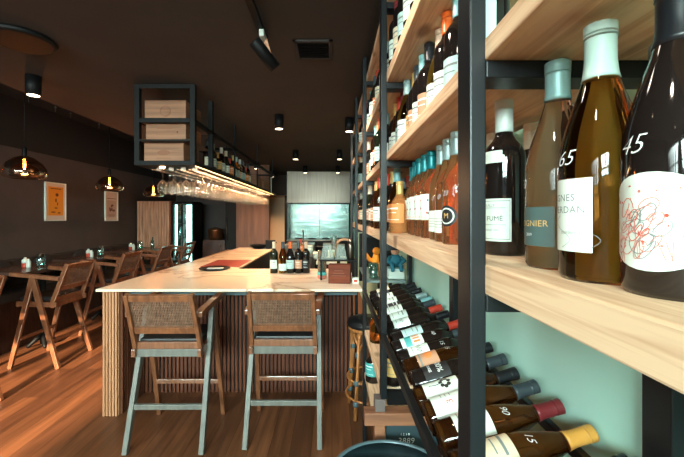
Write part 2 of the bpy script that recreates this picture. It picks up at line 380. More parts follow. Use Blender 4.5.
pendant(109.5,186,5.0,.17,'amber glass dome pendant lamp, the middle one, in front of the pale poster')
pendant(153.5,193,6.2,.165,'amber glass dome pendant lamp, the farthest, above the slatted cabinet')
# ------------------------------------------------------------------ ceiling items
def downlight(x, y, lab, e=16, ztop=HC, r=.047):
    t = thing('ceiling_downlight', lab, 'light', (x, y, ztop), 0, 'black cylinder downlights')
    MB().lathe([(r,0),(r,-.145),(r*.86,-.145),(r*.84,-.13)][::1], BLACK, 24).build('housing', t)
    MB().lathe([(r*.8,-.1458),(0,-.1462)], mat('lamp_face', (1,.8,.6,1), emit=(1,.80,.58,1), es=7), 24).build('lens', t)
    l = bpy.data.lights.new('downlight_beam', 'SPOT'); l.energy = e; l.color = (1,.66,.40); l.spot_size = 1.5; l.spot_blend = .8; l.shadow_soft_size = .04
    lo = bpy.data.objects.new('downlight_beam', l); COL.objects.link(lo); lo.location = (x, y, ztop-.16)
downlight(-2.24, 2.70, 'black cylinder downlight on the ceiling at the far left, above the first pendant', 25, HC, .05)
downlight(-.55, 3.74, 'black cylinder downlight, larger one right of the overhead glass rack', 45)
downlight(.185, 3.86, 'black cylinder downlight, larger one next to the tall wine rack', 50)
downlight(-.58, 5.75, 'black cylinder downlight above the left end of the hood, nearer one', 75)
downlight(.12, 5.75, 'black cylinder downlight above the right end of the hood, nearer one', 75)
downlight(-.56, 7.55, 'tiny distant downlight just above the hood on its left', 75)
downlight(.12, 7.55, 'tiny distant downlight just above the hood on its right', 75)
downlight(-1.05, .55, 'added unseen downlight above the near aisle, in front of the bar', 25)  # out of view, added to brighten the shelf fronts
downlight(-1.05, -.9, 'added unseen downlight above the aisle by the shop windows', 25)  # second out-of-view lamp added for the shelf fronts
downlight(-1.45, 6.9, 'small added downlight behind the far end of the overhead rack', 60)  # lamp added to brighten the wood partition
downlight(-1.35, 8.35, 'small added downlight above the cream kitchen door', 170)  # unseen lamp added to brighten the cream door
s = thing('ceiling_speaker', 'round black ceiling speaker at the top left corner', 'speaker', (-1.83, 2.12, HC))
MB().lathe([(.165,0),(.175,-.012),(.16,-.03),(.15,-.03)], BLACK, 40).build('rim', s)
MB().lathe([(.15,-.029),(.1,-.026),(0,-.024)], mat('speaker_grille', srgb(40,34,32), .7), 40).build('grille', s)
v = thing('ceiling_vent', 'square slatted air vent flush in the brown ceiling', 'vent', (-.115, 2.27, HC))
fr = MB(); fr.box(-.12,.12,-.13,-.105,-.012,0,CEILM).box(-.12,.12,.105,.13,-.012,0,CEILM).box(-.12,-.095,-.13,.13,-.012,0,CEILM).box(.095,.12,-.13,.13,-.012,0,CEILM); fr.build('frame', v, .002)
sl = MB(); sl.box(-.095,.095,-.105,.105,-.002,0,VOIDM)
for i in range(9): yy = -.095+.0235*i; sl.beam((-.095,yy,-.006),(.095,yy,-.006),.003,.014,BLACK,(0,.7,.7))
sl.build('louvre', v)
t = thing('spotlight_track', 'black ceiling track bar running toward the spotlight', 'track', (-.395, 0, HC))
MB().box(-.018,.018,-.5,2.08,-.03,0,BLACK).build('rail', t, .002)
MB().box(-.022,.022,2.08,2.10,-.032,0,BLACK).build('end_cap', t)
def track_spot(y, aim, lab, e, ang):
    t = thing('track_spotlight', lab, 'spotlight', (-.385, y, HC-.03), 0, 'track spotlights')
    MB().box(-.013,.013,-.06,.06,-.04,0,mat('adapter_white', srgb(190,196,190), .4)).build('adapter', t, .003)
    MB().beam((.01,0,-.03),(.035,.0,-.11),.012,.02,mat('copper_arm', srgb(196,140,110), .4)).build('arm', t)
    dz = Vector(aim).normalized(); pa = Vector((.0,0,-.105))-dz*.075; pb = pa+dz*.175
    Mr = Matrix.Translation(pa) @ dz.to_track_quat('Z','Y').to_matrix().to_4x4(); Ls = .175
    MB().lathe([(.033,0),(.035,.004),(.035,Ls),(.03,Ls),(.028,Ls-.012)], BLACK, 24, Mr).build('lamp_head', t)
    MB().lathe([(.026,Ls-.010),(0,Ls-.009)], mat('spot_lens', (1,.8,.6,1), .2, emit=(1,.8,.55,1), es=1.0), 20, Mr).build('lens', t)
    l = bpy.data.lights.new('track_beam', 'SPOT'); l.energy = e; l.color = (1,.86,.72); l.spot_size = ang; l.spot_blend = .9; l.shadow_soft_size = .05
    lo = bpy.data.objects.new('track_beam', l); COL.objects.link(lo); lo.location = Vector((-.385,y,HC-.03))+pb+dz*.03
    lo.rotation_euler = (-dz).to_track_quat('Z','Y').to_euler()
track_spot(2.02, (.62,.42,-.72), 'black cylinder spotlight with a white adapter hanging from the ceiling track', 60, 1.5)
track_spot(.95, (.62,.15,-.72), 'added unseen track spotlight over the near aisle, aimed at the wine rack', 26, 1.7)  # out of view, added to light shelf fronts and labels from the aisle
track_spot(-.1, (.62,.25,-.72), 'added unseen track spotlight by the street end, aimed at the rack', 14, 1.7)  # another out-of-view spot added to light the shelf fronts
for k, Y in enumerate((3.12,3.42,3.62,4.06,4.8)):
    o = MB().beam((0,0,0),(0,0,.06),.006,.006,STEEL).box(-.012,.012,-.004,.004,.04,.046,STEEL).build('ceiling_hook', None, 0, (-2.628, Y, HC-.085))
    o.data.transform(Matrix.Translation((0,0,.025)))
    tag(o, 'tiny metal hanger at the edge of the brown ceiling, %s from the left' % ('first','second','third','fourth','fifth')[k], 'hook', 'hangers along the ceiling edge')
# ------------------------------------------------------------------ bar counter
ZT = .98
c = thing('bar_counter', 'L shaped bar counter with pale marble top and dark ribbed front', 'counter')
# one L shaped slab
def slab():
    P = [(-1.715,2.61),(.22,2.61),(.20,3.10),(.17,3.62),(-.944,3.62),(-.944,6.05),(-1.56,6.05)]
    n = len(P); vs = [(x,y,ZT-.02) for x,y in P]+[(x,y,ZT) for x,y in P]
    fs = [tuple(range(n-1,-1,-1)), tuple(range(n,2*n))]+[(i,(i+1)%n,n+(i+1)%n,n+i) for i in range(n)]
    return MB().add(vs, fs, MARBLE)
slab().build('countertop', c, .003)
APR = mat('apron_steel', srgb(84,104,110), .35, .2)
MB().box(-1.6,.2,2.84,3.1,ZT-.095,ZT-.021,APR).build('apron', c, .002)
MB().box(-1.6,.17,3.105,3.58,0,ZT-.021,VOIDM).build('carcass', c)
s = MB(); x = -1.6
while x < .16: s.box(x, x+.021, 3.085, 3.105, 0, ZT-.096, SLATW); x += .0335
s.build('slat_cladding', c)
e = MB(); e.box(-1.715,-1.615,2.725,5.9,0,ZT-.021,OAK)
for i in range(5): e.box(-1.728+.0232*i, -1.728+.0232*i+.016, 2.71, 2.73, 0, ZT-.021, OAK)
e.build('end_panel', c, .002)
s = MB(); y = 2.75
while y < 3.08: s.box(-1.614, -1.6, y, y+.021, 0, ZT-.021, SLATW); y += .0335
s.build('side_cladding', c)
MB().box(-1.6,-1.0,3.62,5.95,0,ZT-.021,DARKW).build('wing_cabinet', c)
# items on the counter
o = MB().box(-.20,.20,-.29,.29,0,.006, mat('red_leather', srgb(138,50,42), .45)).build('counter_mat', None, .002, (-1.165,4.02,ZT)); tag(o, 'red leather mat lying on the far inner corner of the marble counter', 'mat')
t = thing('serving_tray', 'small dark round tray with a pale folded menu on the counter', 'tray', (-1.165,3.58,ZT))
MB().lathe([(.11,0),(.15,.012),(.152,.016),(.146,.016),(.11,.006)], BLACK, 36).build('plate', t)
MB().box(-.07,.08,-.03,.03,.0065,.016,mat('menu_card', srgb(186,190,180), .5)).build('menu_card', t, .001)
# ------------------------------------------------------------------ bottles
PROF = {
 'bordeaux': [(.030,.004),(.034,0),(.037,.005),(.037,.185),(.0355,.198),(.030,.211),(.021,.222),(.016,.232),(.0142,.245),(.0140,.288),(.0150,.289),(.0150,.298),(.0115,.3),(0,.3)],
 'burgundy': [(.032,.004),(.038,0),(.041,.006),(.041,.135),(.0395,.155),(.035,.178),(.028,.202),(.021,.224),(.0165,.241),(.0147,.258),(.0145,.288),(.0155,.289),(.0155,.298),(.012,.3),(0,.3)],
 'rose': [(.030,.004),(.035,0),(.038,.006),(.038,.15),(.0365,.17),(.031,.192),(.0235,.212),(.018,.23),(.0145,.248),(.0140,.288),(.0150,.289),(.0150,.298),(.0115,.3),(0,.3)],
 'squat': [(.036,.004),(.042,0),(.046,.006),(.046,.10),(.043,.122),(.034,.142),(.022,.158),(.016,.172),(.014,.19),(.0135,.22),(.015,.221),(.015,.228),(0,.229)],
}
def radius(kind, z):
    P = PROF[kind]
    for (r0,z0),(r1,z1) in zip(P[1:],P[2:]):
        if z0 <= z <= z1 and z1 > z0: return r0+(r1-r0)*(z-z0)/(z1-z0)
    return P[3][0]
GL = {
 'dark': mat('dark_bottle_glass', srgb(26,20,18), .06, spec=.6),
 'green': mat('green_bottle_glass', srgb(28,32,20), .06, spec=.6),
 'amber': mat('amber_bottle_glass', (.74,.25,.04,1), .02, trans=1, ior=1.33),
 'olive': mat('olive_bottle_glass', (.80,.31,.05,1), .02, trans=1, ior=1.33),
 'brown': mat('brown_bottle_glass', (.17,.05,.012,1), .04, trans=.9, ior=1.33),
 'blush': mat('blush_wine_glass', (1.0,.52,.36,1), .02, trans=1, ior=1.33),
 'rose': mat('rose_wine_glass', (1.0,.45,.20,1), .03, trans=.93, ior=1.33),
 'orange': mat('orange_wine_glass', (.98,.40,.13,1), .03, trans=.7, ior=1.33),
}
CAPC = {'white': srgb(214,222,216), 'silver': srgb(150,172,172), 'teal': srgb(24,126,134), 'black': srgb(28,30,34), 'grey-green': srgb(128,160,158), 'orange': srgb(226,96,34),
 'ochre': srgb(226,158,72), 'maroon': srgb(122,40,44), 'red': srgb(190,60,44), 'gold': srgb(196,160,96), 'pale blue': srgb(132,184,188), 'pale': srgb(178,200,190), 'beige': srgb(206,172,148), 'cream': srgb(222,208,182), 'dark grey': srgb(58,66,72)}
def capm(c): return mat('capsule_'+c.replace(' ','_').replace('-','_'), CAPC[c], .32, .25 if c in ('silver','gold','teal','grey-green') else 0)
CACHE = {}
def cached(key, fn):
    if key not in CACHE: CACHE[key] = fn()
    return CACHE[key]
def body_mesh(kind, glass): return cached(('b',kind,glass), lambda: MB().lathe(PROF[kind], GL[glass], 32).mesh('body'))
def cap_mesh(kind, cap, z0):
    def f():
        top = PROF[kind][-1][1]; m = capm(cap); pr = []
        zz = z0
        while zz < top-.008: pr.append((radius(kind,zz)+.0009, zz)); zz += .006
        pr = [(max(r,.0157),z) for r,z in pr]
        pr += [(.0164,top-.016),(.0160,top-.015),(.0164,top-.012),(.0160,top-.011),(.0164,top-.008),(.0164,top),(.0145,top+.0012),(0,top+.0014)]
        return MB().lathe(pr, m, 28).mesh('capsule')
    return cached(('c',kind,cap,z0), f)
LABM = {'white': WHITE, 'cream': CREAM, 'slate': mat('slate_paper', srgb(74,94,92), .55), 'ice': mat('ice_paper', srgb(176,206,204), .55), 'orange': mat('orange_paper', srgb(226,132,70), .6),
 'tan': mat('tan_paper', srgb(190,140,108), .6), 'black': mat('black_paper', srgb(30,32,34), .5), 'teal': mat('teal_paper', srgb(70,160,158), .5), 'yellow': mat('yellow_paper', srgb(228,182,110), .55)}
def wrapfn(r, a, z): return lambda x, y: (r*math.sin(a+x/r), -r*math.cos(a+x/r), z+y)
def label_mesh(kind, style, R=None):
    R = R or radius(kind, .06)
    def f():
        m = MB(); r = R+.0006; r2 = R+.0010
        T = lambda txt, size, mt, a, z, sh=0, sp=1: m.text(txt, size, mt, wrapfn(r2, a, z), sh, sp)
        if style == 'fume':
            m.patch(r, -1.25, 1.2, .027, .108, WHITE)
            for a0,a1,z0,z1 in ((-1.18,1.13,.031,.032),(-1.18,1.13,.103,.104),(1.12,1.14,.031,.104),(-.9,.95,.090,.0908),(-.9,.95,.058,.0588)): m.patch(r2,a0,a1,z0,z1,GREY_INK)
            T('POUILLY', .007, GREY_INK, .1, .095); T('FUMÉ', .0125, INK, .42, .070); T('GRAND VIN', .006, GREY_INK, .2, .048)
            pass
        elif style == 'viognier':
            m.patch(r, -1.15, .88, .032, .088, LABM['slate']); T('VIOGNIER', .0125, GOLD, .0, .064, 0, 1.05); T('2019', .006, CHALK, .0, .048)
        elif style == 'vignes':
            m.patch(r, -1.25, .74, .034, .118, WHITE); T('VIGNES', .0115, GREY_INK, -.16, .096, 0, 1.1); T('VERDAN', .0115, GREY_INK, .02, .082, 0, 1.1); T('chardonnay', .006, GREY_INK, .2, .056)
            for k in range(3):
                m.stroke(lambda z: r2, [(-.034+.03*k+.012*math.sin(t*.35), .038+.0022*t) for t in range(18)], .0005, GREY_INK)
        elif style == 'splatter':
            m.oval(r, .02, .070, 1.27, .0455, WHITE)
            rnd = random.Random(4)
            pk = mat('pink_ink', srgb(206,122,108), .6)
            for k in range(9):
                m.oval(r2-.0001, rnd.uniform(-1.0,.9), .071+rnd.uniform(-.022,.022), rnd.uniform(.05,.12), rnd.uniform(.002,.006), mat('pale_pink_ink', srgb(226,186,172), .6), 12, 1)
            for k in range(34):
                a = rnd.uniform(-.95,1.1); z = .071+rnd.uniform(-.034,.034)*math.sqrt(max(0,1-(a/1.3)**2)); m.oval(r2, a, z, rnd.uniform(.012,.045), rnd.uniform(.0006,.0018), rnd.choice((RED,pk,pk)), 10, 1)
            for k in range(22):
                cx = rnd.gauss(-.006,.012); cz = .066+rnd.gauss(0,.012); rr = rnd.uniform(.004,.013); t0 = rnd.uniform(0,6); fx = rnd.uniform(.6,1.5)
                m.stroke(lambda z: r2+.0001, [(cx+rr*(1-.03*t)*math.cos(t0+t*.35), cz+rr*fx*(1-.03*t)*math.sin(t0+t*.42)) for t in range(20)], .0008, rnd.choice((RED,pk,pk,GREY_INK)))
            for k in range(10):
                x0 = rnd.uniform(-.045,.02); m.stroke(lambda z: r2+.0001, [(x0+.0006*t*math.sin(k), .035+.0016*t) for t in range(12)], .0006, pk)
        elif style == 'folk':
            m.patch(r, -1.25, 1.25, .062, .150, WHITE)
            for q in (-.55,.55):
                for i in range(6): m.oval(r2, q+.22*math.cos(i), .102+.028*math.sin(i*1.9), .07, .004, (RED if i % 2 else INK), 10, 1)
                m.stroke(lambda z: r2, [(R*q-.012,.07),(R*q,.138),(R*q+.012,.07)], .0012, LABM['teal'])
            T('ROSÉ', .009, RED, 0, .070)
        elif style == 'lowwhite':
            m.patch(r, -1.2, 1.2, .026, .092, WHITE)
            for i in range(4): m.patch(r2,-.5,.5,.042+.008*i,.0435+.008*i,GREY_INK)
        elif style == 'badge':
            m.oval(r, 0, .075, .75, .028, LABM['black']); m.oval(r2, 0, .075, .58, .0215, WHITE); m.oval(r2+.0003, 0, .075, .48, .018, LABM['black'])
            m.text('M', .02, GOLD, wrapfn(r2+.0006, 0, .075))
        elif style.startswith('red:'):
            m.patch(r, -1.05, 1.05, .022, .140, WHITE); T('IXE', .030, RED, -.1, .112); T('E', .022, RED, .3, .066); 
            for i in range(3): m.patch(r2,-.8,-.1,.05+.012*i,.052+.012*i,GREY_INK)
        elif style == 'tree':
            m.patch(r, -1.0, 1.0, .028, .130, WHITE)
            m.stroke(lambda z: r2, [(0,.045),(.003,.065),(0,.085)], .0025, INK)
            for i in range(7): m.oval(r2, .35*math.cos(i*.9), .092+.012*math.sin(i*.9), .15, .006, INK, 10, 1)
        elif style == 'blackwhite':
            m.patch(r, -1.0, 1.0, .04, .12, LABM['black']); T('100%', .024, CHALK, 0, .09); T('ROUGE', .012, CHALK, 0, .06)
        elif style == 'sunset':
            m.patch(r, -1.0, 1.0, .045, .115, LABM['tan']); m.oval(r2, 0, .085, .42, .014, LABM['orange']); m.patch(r2,-.9,.9,.052,.058,GREY_INK)
        elif style == 'stripes':
            m.patch(r, -1.0, 1.0, .035, .12, WHITE); m.patch(r2, -1.0, 1.0, .05, .075, LABM['teal'])
            for i in range(5): m.patch(r2, -.9+.36*i, -.7+.36*i, .082, .108, LABM['orange'])
        elif style == 'script':
            m.patch(r, -1.05, 1.05, .04, .115, WHITE); m.stroke(lambda z: r2, [(-.02+.002*t, .08+.009*math.sin(t*1.1)) for t in range(21)], .0016, INK); m.patch(r2,-.5,.5,.055,.057,GREY_INK)
        elif style in LABM:
            m.patch(r, -1.15, 1.15, .045, .128, LABM[style]); ink = GREY_INK if style in ('white','ice','cream','yellow') else CHALK
            m.patch(r2,-.6,.6,.105,.111,ink); m.patch(r2,-.45,.45,.088,.091,ink); m.patch(r2,-.7,.7,.058,.060,ink)
        return m.mesh('label')
    return cached(('l',kind,style), f)
def mark_mesh(kind, txt, size, a, z):
    def f():
        def fn(x, y): r = radius(kind, z+y)+.0012; return (r*math.sin(a+x/r), -r*math.cos(a+x/r), z+y)
        return MB().text(txt, size, CHALK, fn, .35, .98, .014).mesh('price_mark')
    return cached(('m',kind,txt,size,a,z), f)
def bottle(loc, kind, glass, cap, style, lab, group=None, rz=-PI/2, capz=.238, mark=None, M=None, name='wine_bottle', R=None):
    o = thing(name, lab, 'bottle', loc, rz, group)
    if M is not None: o.matrix_world = M; o.location = M.translation; o.rotation_euler = M.to_euler()
    o.scale = (1,1,.96)
    link('body', body_mesh(kind, glass), o)
    if cap: link('capsule', cap_mesh(kind, cap, capz), o)
    if style: link('label', label_mesh(kind, style, R), o)
    if mark: link('price_mark', mark_mesh(kind, *mark), o)
    return o
# ------------------------------------------------------------------ the tall wine rack along the right wall
RX0, RX1 = .205, .53
POST = [-.45,.535,1.50,2.38,3.18,3.95]
SH = [(-.117,-.072),(.2325,.2655),(.558,.602),(.893,.93)]
rack = thing('wine_rack', 'tall black steel wine rack with thick pine plank shelves along the right wall', 'rack')
for k, y in enumerate(POST):
    z0 = 0
    if k == 2: z0 = .745
    MB().box(RX0, RX0+.0245, y, y+.053, z0, HC, RACKM).build('post', rack, .0025)
    MB().box(RX1-.025, RX1, y, y+.053, 0, HC, RACKM).build('post', rack, .0025)
    for a, b_ in SH: MB().box(RX0+.0245, RX1-.025, y, y+.053, CH+a-.0265, CH+a-.0005, RACKM).build('crossbar', rack, .002)
for k, (a, b_) in enumerate(SH):
    o = MB().box(.228, RX1-.02, -.6, 4.1, CH+a, CH+b_, PINE).build('shelf_plank', rack, .003)
# two sloped-bottle rails, with short stays
MB().box(.205,.222,-.4,2.45,CH-.515,CH-.487,RACKM).build('bottle_rail', rack, .002)
MB().box(.478,.496,-.4,2.45,CH-.482,CH-.460,RACKM).build('bottle_rail', rack, .002)
MB().box(.30,.318,-.4,2.45,CH-.562,CH-.540,RACKM).build('bottle_rail', rack, .002)
for y in (.64,1.0,1.36,1.8,2.2):
    MB().tube([(.487,y,CH-.475),(.487,y,CH-.58),(.40,y,CH-.60),(.31,y,CH-.555)], .006, RACKM, 8).build('rail_stay', rack)
# lower shelves of the bay beyond the second post
for z in (.76,.48): MB().box(.215,RX1-.03,1.585,2.375,z-.035,z,PINE).build('shelf_plank', rack, .003)
MB().box(.24,.5,1.555,1.58,.694,.752,BLACK).build('lower_crossbar', rack)
MB().box(.235,.5,2.45,3.15,CH-.455,CH-.44,mat('side_ledge', srgb(120,140,136), .5)).build('ledge', rack)
MB().box(.235,.515,3.10,3.12,.95,CH-.15,BLACK).build('back_panel', rack)
REDW = noisy('reddish_timber', srgb(150,98,68), srgb(112,70,50), (1,10,10), 3, .6)
t = thing('timber_trestle', 'reddish timber trestle with a block, holding up the second rack post', 'trestle', (0,1.5,0))
MB().box(.135,.50,-.01,.052,.64,.692,REDW).build('beam', t, .003)
MB().box(.178,.222,0,.05,0,.64,REDW).build('leg', t, .003)
MB().box(.455,.498,0,.05,0,.64,REDW).build('leg', t, .003)
MB().box(.18,.222,0,.055,.692,.744,mat('grey_timber', srgb(96,84,80), .6)).build('block', t, .002)
t = thing('chalkboard', 'small dark chalkboard with white chalk numbers under the timber trestle', 'chalkboard', (.345,1.53,0))
MB().box(-.115,.105,0,.02,0,.63,mat('chalkboard_slate', srgb(38,56,62), .6)).build('board', t)
m = MB(); m.text('3889', .034, CHALK, lambda x, y: (x-.03, -.002, .555+y), .1, 1.05); m.text('1 2 3 8', .014, CHALK, lambda x, y: (x-.035, -.002, .583+y)); m.build('chalk_writing', t)
t = thing('glass_side_table', 'small round dark glass table with a metal rim, cut off by the bottom edge', 'table', (.20,1.19,0))
MB().lathe([(.205,.628),(.205,.634),(0,.635)], thin_glass('dark_table_glass', (.05,.07,.075,1), (.22,.26,.27,1), .04, .12), 48).build('glass_top', t)
rim = MB(); rim.tube([(.21*math.cos(2*PI*i/48),.21*math.sin(2*PI*i/48),.631) for i in range(48)], .009, APR, 8, True); rim.build('rim', t)
MB().tube([(-.19,0,.62),(.19,0,.62)], .008, BLACK, 8).tube([(0,-.19,.62),(0,.19,.62)], .008, BLACK, 8).build('brace', t)
MB().lathe([(.15,0),(.15,.012),(.02,.03),(.018,.62)], BLACK, 28).build('pedestal', t)
ZS = CH-.072
# near bottles on the middle shelf
bottle((.3245,.679,ZS), 'bordeaux', 'dark', 'white', 'fume', 'dark bottle with white capsule and bordered label, right of the big post', rz=-PI/2+.25, mark=('30',.022,-.62,.138))
link('neck_label', MB().patch(.0376, -1.0, .9, .176, .190, WHITE).patch(.0368, -.9, .8, .190, .199, WHITE).mesh('neck_label'), bpy.data.objects[[o.name for o in COL.objects if o.get('label','').startswith('dark bottle with white capsule')][0]])
bottle((.319,.509,ZS), 'burgundy', 'blush', 'grey-green', 'viognier', 'blush wine bottle marked 50 with a slate green label and grey green capsule', capz=.244, mark=('50',.020,-.42,.122), rz=-PI/2+.05)
bottle((.3057,.410,ZS), 'burgundy', 'olive', 'pale', 'vignes', 'amber wine bottle marked 65 with a white label and pale ribbed capsule', capz=.236, mark=('65',.025,-.02,.142), rz=-PI/2+.03)
bottle((.3165,.330,ZS), 'burgundy', 'dark', 'black', 'splatter', 'big dark bottle marked 45 with oval white label of red splatter', mark=('45',.026,-.36,.142), rz=-PI/2+.30)
bottle((.418,.452,ZS), 'bordeaux', 'dark', 'silver', 'white', 'bottle with a silver capsule standing behind, between the bottles marked 65 and 45', rz=-PI/2)
bottle((.425,.95,ZS), 'bordeaux', 'green', 'cream', 'white', 'back row bottle with a slim pale capsule behind the white bordered label bottle')
bottle((.47,.85,ZS), 'bordeaux', 'dark', 'cream', 'white', 'back row bottle with a slim pale capsule, left behind the blush bottle marked 50')
# rosé group left of the post
bottle((.323,.93,ZS), 'rose', 'rose', 'silver', 'badge', 'rose wine bottle with a round black badge beside the big post', mark=('23',.018,-.1,.135), rz=-PI/2+.5)
bottle((.33,1.02,ZS), 'rose', 'rose', 'silver', 'lowwhite', 'rose wine bottle with silver capsule and low white label, second left of the post', mark=('0',.02,0,.13), rz=-PI/2+.5)
bottle((.338,1.11,ZS), 'rose', 'rose', 'silver', 'lowwhite', 'rose wine bottle with silver capsule and low white label, beside the teal capsuled row', mark=('0',.02,0,.13), rz=-PI/2+.5)
for k, (x, y) in enumerate(((.334,1.205),(.333,1.285),(.333,1.365),(.340,1.447),(.346,1.530))):
    bottle((x,y,ZS), 'rose', 'rose', 'teal', 'folk', 'rose bottle with teal capsule, %s of the five from the right' % ('first','second','third','fourth','last')[k], 'teal capsuled rose bottles', rz=-PI/2+.55).scale = (1,1,.925 if k == 4 else .96)
bottle((.292,1.55,ZS), 'squat', 'orange', 'gold', 'orange', 'squat orange bottle with an orange label, left end of rose row', rz=-PI/2+.6, capz=.17)
# second shelf
Z2 = CH+.2655
up = [(.318,.90,'dark','pale blue','ice','tallest, against the post'),(.317,.985,'dark','orange','white','with the bright orange capsule'),(.325,1.075,'amber','beige','white','with a pinkish beige capsule'),
 (.314,1.16,'dark','black','tan','with the black capsule'),(.316,1.245,'dark','pale blue','white','with a pale blue capsule'),(.320,1.335,'dark','dark grey','tan','with a dark grey capsule'),(.326,1.40,'dark','gold','yellow','with a gold capsule'),
 (.31,1.478,'amber','silver','white','with clear amber neck'),(.32,1.60,'dark','maroon','ice','with a maroon capsule'),(.32,1.69,'brown','red','white','with a red capsule'),(.32,1.78,'dark','gold','white','with a white label and gold capsule')]
for x, y, g, c_, st, s in up:
    bottle((x,y,Z2), 'bordeaux' if g == 'dark' else 'burgundy', g, c_, st, 'wine bottle on the upper shelf, ' + s, rz=-PI/2+.5)
# top shelf, near the edge
for k in range(8):
    y = .80+.1*k; cc = ('cream','red','silver','gold','black','cream','pale blue','maroon')[k]
    bottle((.275,y,CH+.602), 'bordeaux', 'dark', cc, ('white','ice','cream','white')[k % 4], 'bottle with a %s capsule on the top shelf, %s from the post' % (cc, ('first','second','third','fourth','fifth','sixth','seventh','eighth')[k]), rz=-PI/2+.5)
# one near bottle whose label shows above the upper shelf, right of the post
bottle((.285,.66,CH+.2655), 'bordeaux', 'dark', 'black', 'ice', 'bottle with an ice blue label on the upper shelf, above the white capsuled bottle', rz=-PI/2+.4)
# fill of the farther bays
caps = ['black','cream','red','gold','dark grey','silver','maroon','pale blue']
sts = ['white','cream','ice','tan','white','orange']
rnd = random.Random(11)
for nm, z, ys in (('middle', ZS, (1.66,3.9)), ('upper', Z2, (1.95,3.9)), ('top', CH+.59, (1.65,3.9))):
    y = ys[0]; k = 0
    while y < ys[1]:
        if all(abs(y-p-.026) > .07 for p in POST):
            cc = rnd.choice(caps); g = rnd.choice(['dark','dark','dark','green','brown','orange' if nm == 'middle' and y < 1.9 else 'dark'])
            bay = 'third' if y < 2.38 else 'fourth' if y < 3.18 else 'farthest'
            bottle((.285+rnd.uniform(-.012,.02), y, z), rnd.choice(['bordeaux','burgundy']), g, cc, rnd.choice(sts), 'distant bottle with %s capsule on the %s shelf, %s rack bay' % (cc, nm, bay), '%s capsuled bottles on the %s shelf, %s bay' % (cc, nm, bay), rz=-PI/2+.6)
        y += rnd.choice([.088,.092,.1])
for k in range(6):  # back row of the near bay's far end
    bottle((.42, 1.60+.12*k, ZS), 'bordeaux', 'dark', ('silver','red')[k % 2], 'white', 'back row bottle with %s capsule beyond the squat orange bottle' % ('silver','red')[k % 2], 'back row bottles, %s capsules' % ('silver','red')[k % 2], rz=-PI/2+.6)
# bottles lying across the sloped rails
tl = math.radians(16.5); dz = Vector((math.cos(tl),0,math.sin(tl)))
def lying(Y, kind, glass, cap, style, lab, mark=None, roll=.25, xn=.53, hn=.43, yaw=0, group='bottles lying on the sloped rack rails'):
    d = Vector((math.cos(tl)*math.cos(yaw), math.cos(tl)*math.sin(yaw), math.sin(tl))).normalized()
    upv = Vector((0,0,1)); up = (upv-d*upv.dot(d)).normalized(); side = d.cross(up)   # side horizontal
    if side.y > 0: side = -side
    n = (up*math.cos(roll)+side*math.sin(roll)).normalized(); ya = -n; xa = ya.cross(d)
    M = Matrix((xa, ya, d)).transposed().to_4x4()
    neck = Vector((xn, Y, CH-hn)); M.translation = neck-d*.288
    return bottle((0,0,0), kind, glass, cap, style, lab, group, M=M, mark=mark)
LY = [
 (.62,'burgundy','brown','black','white',None,'at the very bottom edge, mostly cut off'),
 (.72,'burgundy','brown','ochre','cream',('15',.022,.1,.165),'with the ochre orange capsule'),
 (.815,'burgundy','brown','maroon','white',('90',.022,.1,.165),'with the maroon capsule'),
 (.905,'burgundy','brown','dark grey','red:',None,'with a slate grey capsule and big red letters on its label'),
 (.995,'bordeaux','brown','black','tree',('0',.02,.3,.16),'with a tree drawn on its white label'),
 (1.085,'burgundy','dark','dark grey','blackwhite',('90',.022,.1,.165),'with a black label and white lettering'),
 (1.175,'burgundy','brown','black','sunset',('15',.022,-.2,.155),'with a tan label and an orange sun'),
 (1.265,'bordeaux','dark','black','script',('15',.02,.2,.165),'with a dark scribble on its white label, above the tan one'),
 (1.355,'bordeaux','dark','dark grey','stripes',('10',.02,.2,.165),'with teal and orange blocks on its label'),
 (1.445,'bordeaux','dark','red','ice',None,'with an ice blue label and a red capsule near the wall'),
 (1.60,'bordeaux','dark','black','script',None,'with a scribbled white label just behind the second post'),
 (1.695,'bordeaux','dark','red','white',None,'white labelled with red capsule beyond the second post'),
 (1.79,'bordeaux','dark','dark grey','white',None,'with a white label and dark grey capsule beyond the second post'),
 (1.885,'bordeaux','dark','pale blue','black',None,'with a pale blue capsule near the back post'),
 (1.98,'bordeaux','dark','silver','white',None,'with a silver capsule near the back post'),
 (2.075,'bordeaux','dark','black','white',None,'with a black capsule, third from the far end'),
 (2.17,'bordeaux','dark','black','black',None,'all black, second from the far end'),
 (2.265,'bordeaux','dark','black','cream',None,'with a cream label, at the far end of the row'),
]
for k, (Y, kd, g, cp, st, mk, s) in enumerate(LY):
    lying(Y, kd, g, cp, st, 'lying wine bottle, ' + s, mk, .12+.16*((k*7) % 5)/5, .516+.004*((k*3) % 4-1.5), .43+.003*((k*5) % 3-1), .015*math.sin(k*2.3))
# bits on the lower shelves
bottle((.275,1.62,.76), 'squat', 'dark', None, 'yellow', 'squat dark bottle with a cream yellow label on the lower shelf', rz=-PI/2+.8)
o = MB().box(-.045,.045,-.04,.04,0,.15,mat('amber_carton', srgb(196,132,84), .6)).build('carton', None, .003, (.285,1.75,.76)); tag(o, 'small amber brown carton on the lower shelf behind the squat bottle', 'carton')
bottle((.255,2.25,.48), 'squat', 'dark', 'black', 'teal', 'short bottle with a teal label on the lowest shelf, beside the second post', rz=-PI/2+.8, capz=.17)
bottle((.27,2.15,.76), 'squat', 'amber', 'gold', None, 'small amber bottle on the lower shelf, beside the second post', capz=.17)
